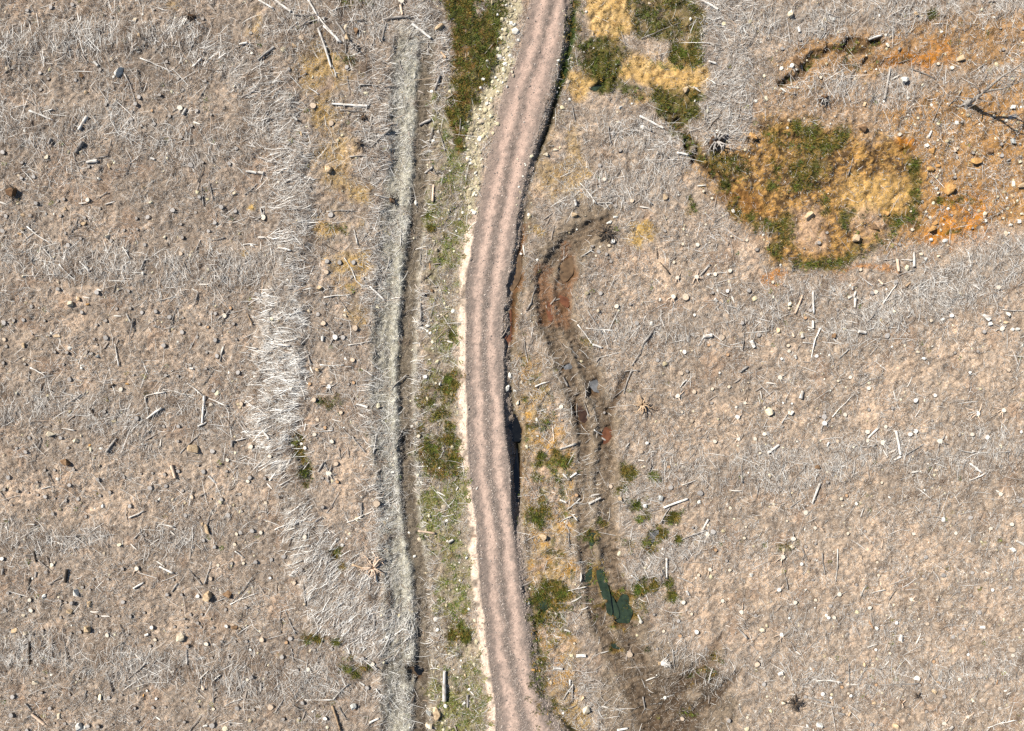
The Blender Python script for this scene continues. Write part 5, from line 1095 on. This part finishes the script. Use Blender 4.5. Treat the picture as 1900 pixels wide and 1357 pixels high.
WORD = {'n': 'grey', 'w': 'white', 'p': 'pinkish', 't': 'tan', 'd': 'dark'}
for i, (x0, y0, x1, y1, w, t) in enumerate(big):
    pts, rad, L = stick_geo(x0, y0, x1, y1, w, 8000 + i, True)
    mid = pts.mean(0); a = math.atan2(pts[-1][1] - pts[0][1], pts[-1][0] - pts[0][0])
    loc = pts - mid
    c, s = math.cos(-a), math.sin(-a)
    loc = np.stack([loc[:, 0] * c - loc[:, 1] * s, loc[:, 0] * s + loc[:, 1] * c, loc[:, 2]], -1)
    parts = w >= 22 and L < 6
    ac = Acc(); v_, q_, tt_ = tube(loc, rad, 9, not parts, 8100 + i, .06); ac.add(v_, q_, tt_)
    rs = np.random.default_rng(8500 + i)
    for k in range(int(rs.integers(0, 4)) if L > 1.2 else 0):            # knot stubs
        p = loc[int(rs.integers(1, 6))]; b = rs.random() * 3.14
        e = p + np.array([.2 * (rs.random() - .3), math.cos(b) * (rad[3] + .14), abs(math.sin(b)) * (rad[3] + .1)])
        ac.add(*tube([p, p * .4 + e * .6, e], [rad[3] * .4, rad[3] * .3, rad[3] * .12], 5, seed=k))
    o = ac.obj('log', WOOD[t]); o.location = mid; o.rotation_euler = (0, 0, a)
    if parts:
        for e, sg in ((0, -1), (-1, 1)):
            n = 9; ring = v_[:n] if e == 0 else v_[(len(loc) - 1) * n:len(loc) * n]
            cv = np.vstack([ring + [sg * .003, 0, 0], loc[e] + [sg * .006, 0, 0]])
            ct = np.array([(k, (k + 1) % n, n) if e == 0 else ((k + 1) % n, k, n) for k in range(n)])
            mesh_obj('cut_end', cv, ct, CUT['w' if t == 'w' else ('n' if t in 'nd' else 'p')], parent=o)
    ln_ = 'short' if L < .9 else ('long' if L > 2 else '')
    tag(o, label(f'{ln_} {WORD[t]} log {turn_word(x0, y0, x1, y1)}'.strip(), (x0 + x1) / 2, (y0 + y1) / 2), 'log', 'logs and billets lying on the clearing')
for i, (x0, y0, x1, y1, w, t) in enumerate(thin[:MAX_BRANCH]):
    pts, rad, L = stick_geo(x0, y0, x1, y1, w, 12000 + i, False)
    mid = pts.mean(0); a = math.atan2(pts[-1][1] - pts[0][1], pts[-1][0] - pts[0][0])
    loc = pts - mid
    c, s = math.cos(-a), math.sin(-a)
    loc = np.stack([loc[:, 0] * c - loc[:, 1] * s, loc[:, 0] * s + loc[:, 1] * c, loc[:, 2] + .03], -1)
    ac = Acc(); ac.add(*tube(loc, rad, 6, True, 12100 + i, .1))
    rs = np.random.default_rng(12500 + i)
    for k in range(int(rs.integers(0, 5)) if L > 1 else 0):
        j = int(rs.integers(1, 6)); p = loc[j]; b = rs.choice([-1, 1]) * (.5 + .7 * rs.random()); q = .25 + .5 * rs.random()
        e = p + np.array([math.cos(b) * q, math.sin(b) * q, .06 * rs.random()])
        ac.add(*tube([p, (p + e) / 2 + [0, 0, .02], e], [rad[j] * .55, rad[j] * .4, rad[j] * .15], 5, seed=k))
    o = ac.obj('branch', WOOD[t]); o.location = mid; o.rotation_euler = (0, 0, a)
    ln_ = 'short' if L < 1.2 else ('long' if L > 2.4 else '')
    tag(o, label(f'{ln_} {WORD[t].split()[-1]} branch {turn_word(x0, y0, x1, y1)}'.strip(), (x0 + x1) / 2, (y0 + y1) / 2), 'branch', 'long dead branches lying on the clearing')
rt = thin[MAX_BRANCH:]
a_ = np.array([s[:5] for s in rt])
v_, q_, c_ = sticks((a_[:, 0] + a_[:, 2]) / 2, (a_[:, 1] + a_[:, 3]) / 2, np.arctan2(-(a_[:, 3] - a_[:, 1]), a_[:, 2] - a_[:, 0]), np.hypot(a_[:, 2] - a_[:, 0], a_[:, 3] - a_[:, 1]) / PX, a_[:, 4] * TU * .9, rng.normal(0, .03, len(rt)), jit(len(rt), .03, .12), np.zeros(len(rt)),
                     np.array([lin({'w': (226, 218, 206), 'n': (170, 158, 146), 'p': (214, 190, 166), 't': (180, 144, 110), 'd': (84, 72, 62)}[s[5]]) for s in rt]), rings=5)
tag(mesh_obj('small_branches', v_, q_, M_TWIG, c_), 'smaller grey and white sticks scattered over the clearing', 'branches', kind='stuff')

# ---- rocks
def rock_mesh(w, h, seed, zf=.62):
    r_ = np.random.default_rng(seed)
    bm = bmesh.new()
    m = 15
    p = r_.normal(size=(m, 3)); p /= np.linalg.norm(p, axis=1)[:, None]
    p = np.sign(p) * np.abs(p) ** .7 * (.8 + .32 * r_.random((m, 1)))
    for q in p:
        bm.verts.new((q[0] * w * .5, q[1] * h * .5, q[2] * min(w, h) * zf))
    bmesh.ops.convex_hull(bm, input=bm.verts)
    bmesh.ops.delete(bm, geom=[v for v in bm.verts if not v.link_faces], context='VERTS')
    bmesh.ops.bevel(bm, geom=bm.edges[:], offset=min(w, h) * .03, segments=1, affect='EDGES')
    bmesh.ops.triangulate(bm, faces=bm.faces[:])
    bmesh.ops.subdivide_edges(bm, edges=[e for e in bm.edges if e.calc_length() > min(w, h) * .28], cuts=1)
    for v in bm.verts:
        v.co *= 1 + .07 * (r_.random() - .5)
    me = bpy.data.meshes.new('rock'); bm.to_mesh(me); bm.free()
    return me


RW = {'w': 'white', 'c': 'cream', 't': 'tan', 'b': 'brown', 'g': 'grey', 'o': 'ochre'}
for i, (px, py, w, h, t) in enumerate(ROCKS):
    me = rock_mesh(w, h, 20000 + i)
    me.materials.append(ROCK[t])
    o = bpy.data.objects.new('rock' if max(w, h) < .7 else 'boulder', me); COL.objects.link(o)
    o.location = (XW(px), YW(py), zmean(px, py, .2) + min(w, h) * (.02 if t in 'bo' else .1))
    o.rotation_euler = ((i * .37) % .3 - .15, (i * .53) % .3 - .15, (i * .71) % .6 - .3)
    shp = 'long' if max(w, h) / min(w, h) > 1.45 else ('angular' if i % 2 else 'rounded')
    size = 'big' if max(w, h) > .7 else ('small' if max(w, h) < .36 else '')
    tag(o, label(f'{size} {RW[t]} {shp} {"clod" if t == "b" else "rock"}'.strip(), px, py), 'rock', 'loose rocks on the clearing and verge')


# ---- upturned stumps and root plates
def root_plate(px, py, size, nroots, wood, soil, look, seed, lift=.25, clod=.5, arc=(0, 6.28)):
    rs = np.random.default_rng(seed)
    o = empty('root_plate', (XW(px), YW(py), zmean(px, py, .5)))
    if clod:
        me = rock_mesh(size * clod * 2, size * clod * 1.7, seed + 1, .5); me.materials.append(soil)
        c = bpy.data.objects.new('soil_clod', me); COL.objects.link(c); c.parent = o; c.location = (0, 0, lift * .5)
    for k in range(nroots):
        a = arc[0] + (arc[1] - arc[0]) * (k + rs.random() * .8) / nroots; L = size * (.7 + .6 * rs.random()); up = rs.random() * lift * 1.6
        pts = [(math.cos(a + b) * L * s, math.sin(a + b) * L * s, lift * (1 - s) + up * s) for s, b in ((.12, 0), (.4, .12), (.7, .3 * (rs.random() - .2)), (1, .5 * (rs.random() - .3)))]
        r0 = size * (.07 + .05 * rs.random())
        ac = Acc(); ac.add(*tube(pts, [r0, r0 * .75, r0 * .45, r0 * .15], 6, seed=seed + k))
        for m in range(2):
            p = np.array(pts[1 + m]); b = a + rs.choice([-1, 1]) * (.6 + .6 * rs.random())
            e = p + np.array([math.cos(b), math.sin(b), .2]) * L * .35
            ac.add(*tube([p, (p + e) / 2, e], [r0 * .45, r0 * .3, r0 * .1], 5, seed=m))
        ac.obj('root', wood, o)
    tag(o, look, 'root plate', 'upturned stumps with their roots')


root_plate(1326, 265, 1.35, 9, WOOD['n'], SOIL, 'big brown upturned root clod casting a dark shadow beside the bog', 501, .55, .62)
root_plate(1395, 256, .8, 5, WOOD['t'], ROCK['o'], 'tan soil clod with short roots right of the big root clod', 502, .35, .6)
root_plate(1123, 433, .95, 12, WOOD['d'], SOIL, 'black tangled root clump above the pale cut stumps by the muddy ruts', 503, .4, .35)
root_plate(1190, 750, .95, 10, WOOD['t'], ROCK['o'], 'orange star shaped root plate with dark shadow on its right', 504, .5, .28)
root_plate(693, 1052, 1.15, 12, WOOD['p'], SOIL, 'spreading root plate with tan roots radiating beside the brash track', 505, .3, .25)
root_plate(1223, 1229, .95, 13, WOOD['w'], ROCK['t'], 'pale root bundle twisted over the ground below the green pool', 506, .3, .2, (-.5, .6))
root_plate(1669, 1300, .62, 3, WOOD['p'], SOIL, 'pale three pointed root plate lying on brown litter in the lower field', 507, .25, .3)
root_plate(1471, 1301, .9, 11, WOOD['d'], SOIL, 'dark root burst with thin splayed roots near white stones in the lower field', 508, .4, .3)
root_plate(661, 90, .7, 9, WOOD['n'], SOIL, 'grey root knot below the tan block rock at the top', 509, .4, .45)
root_plate(1526, 184, .85, 8, WOOD['n'], SOIL, 'dark root clump on the upper rim of the round bog', 510, .4, .5)
root_plate(1698, 1288, .45, 8, WOOD['d'], SOIL, 'small black root clump between scattered sticks below the bright white rock', 511, .3, .3)
root_plate(675, 220, .6, 7, WOOD['d'], SOIL, 'dark root knot beside the long white pole left of the brash track', 512, .35, .4)
root_plate(668, 268, .6, 8, WOOD['d'], SOIL, 'brown root knot under crossed grey branches left of the brash track', 513, .35, .35)
root_plate(728, 372, .6, 7, WOOD['d'], SOIL, 'black root knot on the left rim of the brash track', 514, .35, .5)
root_plate(24, 358, .9, 6, WOOD['d'], SOIL, 'dark soil mound with roots at the left edge of the photo', 515, .4, .6)
root_plate(355, 32, .7, 7, WOOD['d'], SOIL, 'dark root mound with yellow moss at the top of the left field', 516, .35, .55)

# ---- the standing dead tree, leaning out from under the camera, its shadow thrown to the lower right
tree = empty('dead_tree', (XW(1793), YW(193), float(zat(1793, 193))))
tag(tree, 'bare dead tree standing in the upper field with its long forked shadow', 'dead tree')
ac = Acc()
tp = [(0, 0, -.2), (.03, .02, .3), (.08, .05, 1.0), (.05, .12, 1.9), (.1, .2, 2.6)]
ac.add(*tube(tp, [.40, .27, .19, .17, .15], 9, seed=41))
rs = np.random.default_rng(77)
for k in range(6):
    a = k * 1.05 + .3
    ac.add(*tube([(0, 0, .25), (math.cos(a) * .4, math.sin(a) * .4, .08), (math.cos(a) * .85, math.sin(a) * .85, -.05)], [.13, .09, .03], 6, seed=k))
ac.obj('trunk', WOOD['n'], tree)


def limb(pts, r0, twigs, seed, r1=.02):
    rs_ = np.random.default_rng(seed)
    ac_ = Acc(); n = len(pts)
    ac_.add(*tube(pts, np.linspace(r0, r1, n), 7, seed=seed))
    P_ = np.array(pts)
    for k in range(twigs):
        j = int(rs_.integers(1, n)); p = P_[j - 1] + (P_[j] - P_[j - 1]) * rs_.random()
        a_2 = rs_.random() * 6.28; L = .5 + 1.0 * rs_.random()
        e = p + np.array([math.cos(a_2) * L, math.sin(a_2) * L, L * (.1 + .5 * rs_.random())])
        m = (p + e) / 2 + rs_.normal(0, .07, 3)
        rr0 = r0 * .28
        ac_.add(*tube([p, m, e], [rr0, rr0 * .7, rr0 * .25], 5, seed=k))
        for q in range(2):
            e2 = m + np.array([rs_.normal(0, .35), rs_.normal(0, .35), .25 * rs_.random()])
            ac_.add(*tube([m, (m + e2) / 2 + rs_.normal(0, .03, 3), e2], [rr0 * .5, rr0 * .35, rr0 * .12], 4, seed=q))
    return ac_.obj('limb', WOOD['n'], tree)


limb([(.1, .2, 2.5), (.2, .5, 3.4), (.5, .9, 4.4), (.7, 1.0, 5.4), (.9, 1.3, 6.6), (1.3, 1.4, 7.8)], .14, 12, 61)
limb([(.08, .18, 2.4), (.35, .1, 3.2), (.5, -.2, 4.3), (.9, -.2, 5.6), (1.1, -.1, 6.9)], .12, 10, 62)
limb([(.06, .12, 2.0), (-.4, .5, 2.4), (-.9, .7, 2.5), (-1.4, .6, 2.6)], .06, 5, 63)
limb([(.05, .1, 1.6), (-.3, -.5, 1.9), (-.7, -.9, 2.0), (-1.2, -1.1, 1.9)], .055, 5, 64)
limb([(.08, .1, 1.3), (.6, -.3, 1.7), (1.0, -.5, 2.0)], .05, 3, 65)
limb([(.06, .1, 1.1), (-.6, .1, 1.2), (-1.5, .3, 1.1), (-2.3, .5, .8)], .05, 4, 66)

# ---- rush clumps one can count, and green shrubs
CL = [(1240, 1080, .75), (1183, 1090, .7), (1212, 1086, .8), (1248, 1106, .55), (1212, 883, .6), (1252, 957, .65), (1180, 938, .55), (1186, 962, .5), (1158, 873, .55), (1000, 968, .6), (1043, 858, .5), (1032, 840, .45), (1003, 845, .45), (1044, 1100, .6), (1018, 1085, .6), (1000, 1112, .5),
      (1197, 1005, .5), (1230, 990, .45), (1256, 1000, .4), (545, 818, .5), (553, 842, .5), (562, 878, .55), (625, 1020, .4), (635, 1052, .45), (660, 1250, .5), (645, 1240, .4), (590, 1188, .4), (625, 1190, .4), (855, 1160, .6), (838, 1180, .55), (862, 1185, .5), (1266, 98, .55), (1282, 112, .55), (1248, 110, .5), (795, 400, .35), (800, 425, .35), (838, 622, .4), (805, 832, .5), (832, 820, .5), (842, 855, .5), (832, 705, .45), (845, 715, .4)]
for i, (px, py, r) in enumerate(CL):
    v_, f_, c_ = blades(px + np.random.default_rng(i).normal(0, r * 6, 26), py + np.random.default_rng(i + 99).normal(0, r * 6, 26), 9, r * .3, .14, .4, .035, [[(58, 72, 20), (84, 92, 30), (110, 104, 40)], [(72, 92, 28), (104, 120, 44), (120, 112, 48)], [(86, 86, 30), (118, 100, 42), (138, 116, 56), (66, 74, 24)]][i % 3], spread=.4)
    o = empty('rush_clump', (XW(px), YW(py), float(zat(px, py))))
    q = mesh_obj('blades', v_ - np.array([XW(px), YW(py), float(zat(px, py))]), f_, M_LEAF, c_, parent=o)
    tag(o, label(f'{"broad" if r > .52 else "small"} {["dark green", "green", "olive"][i % 3]} rush clump', px, py), 'rush clump', 'rush clumps in wet hollows')
print('litter quads', n_litter, 'things', len(USED))
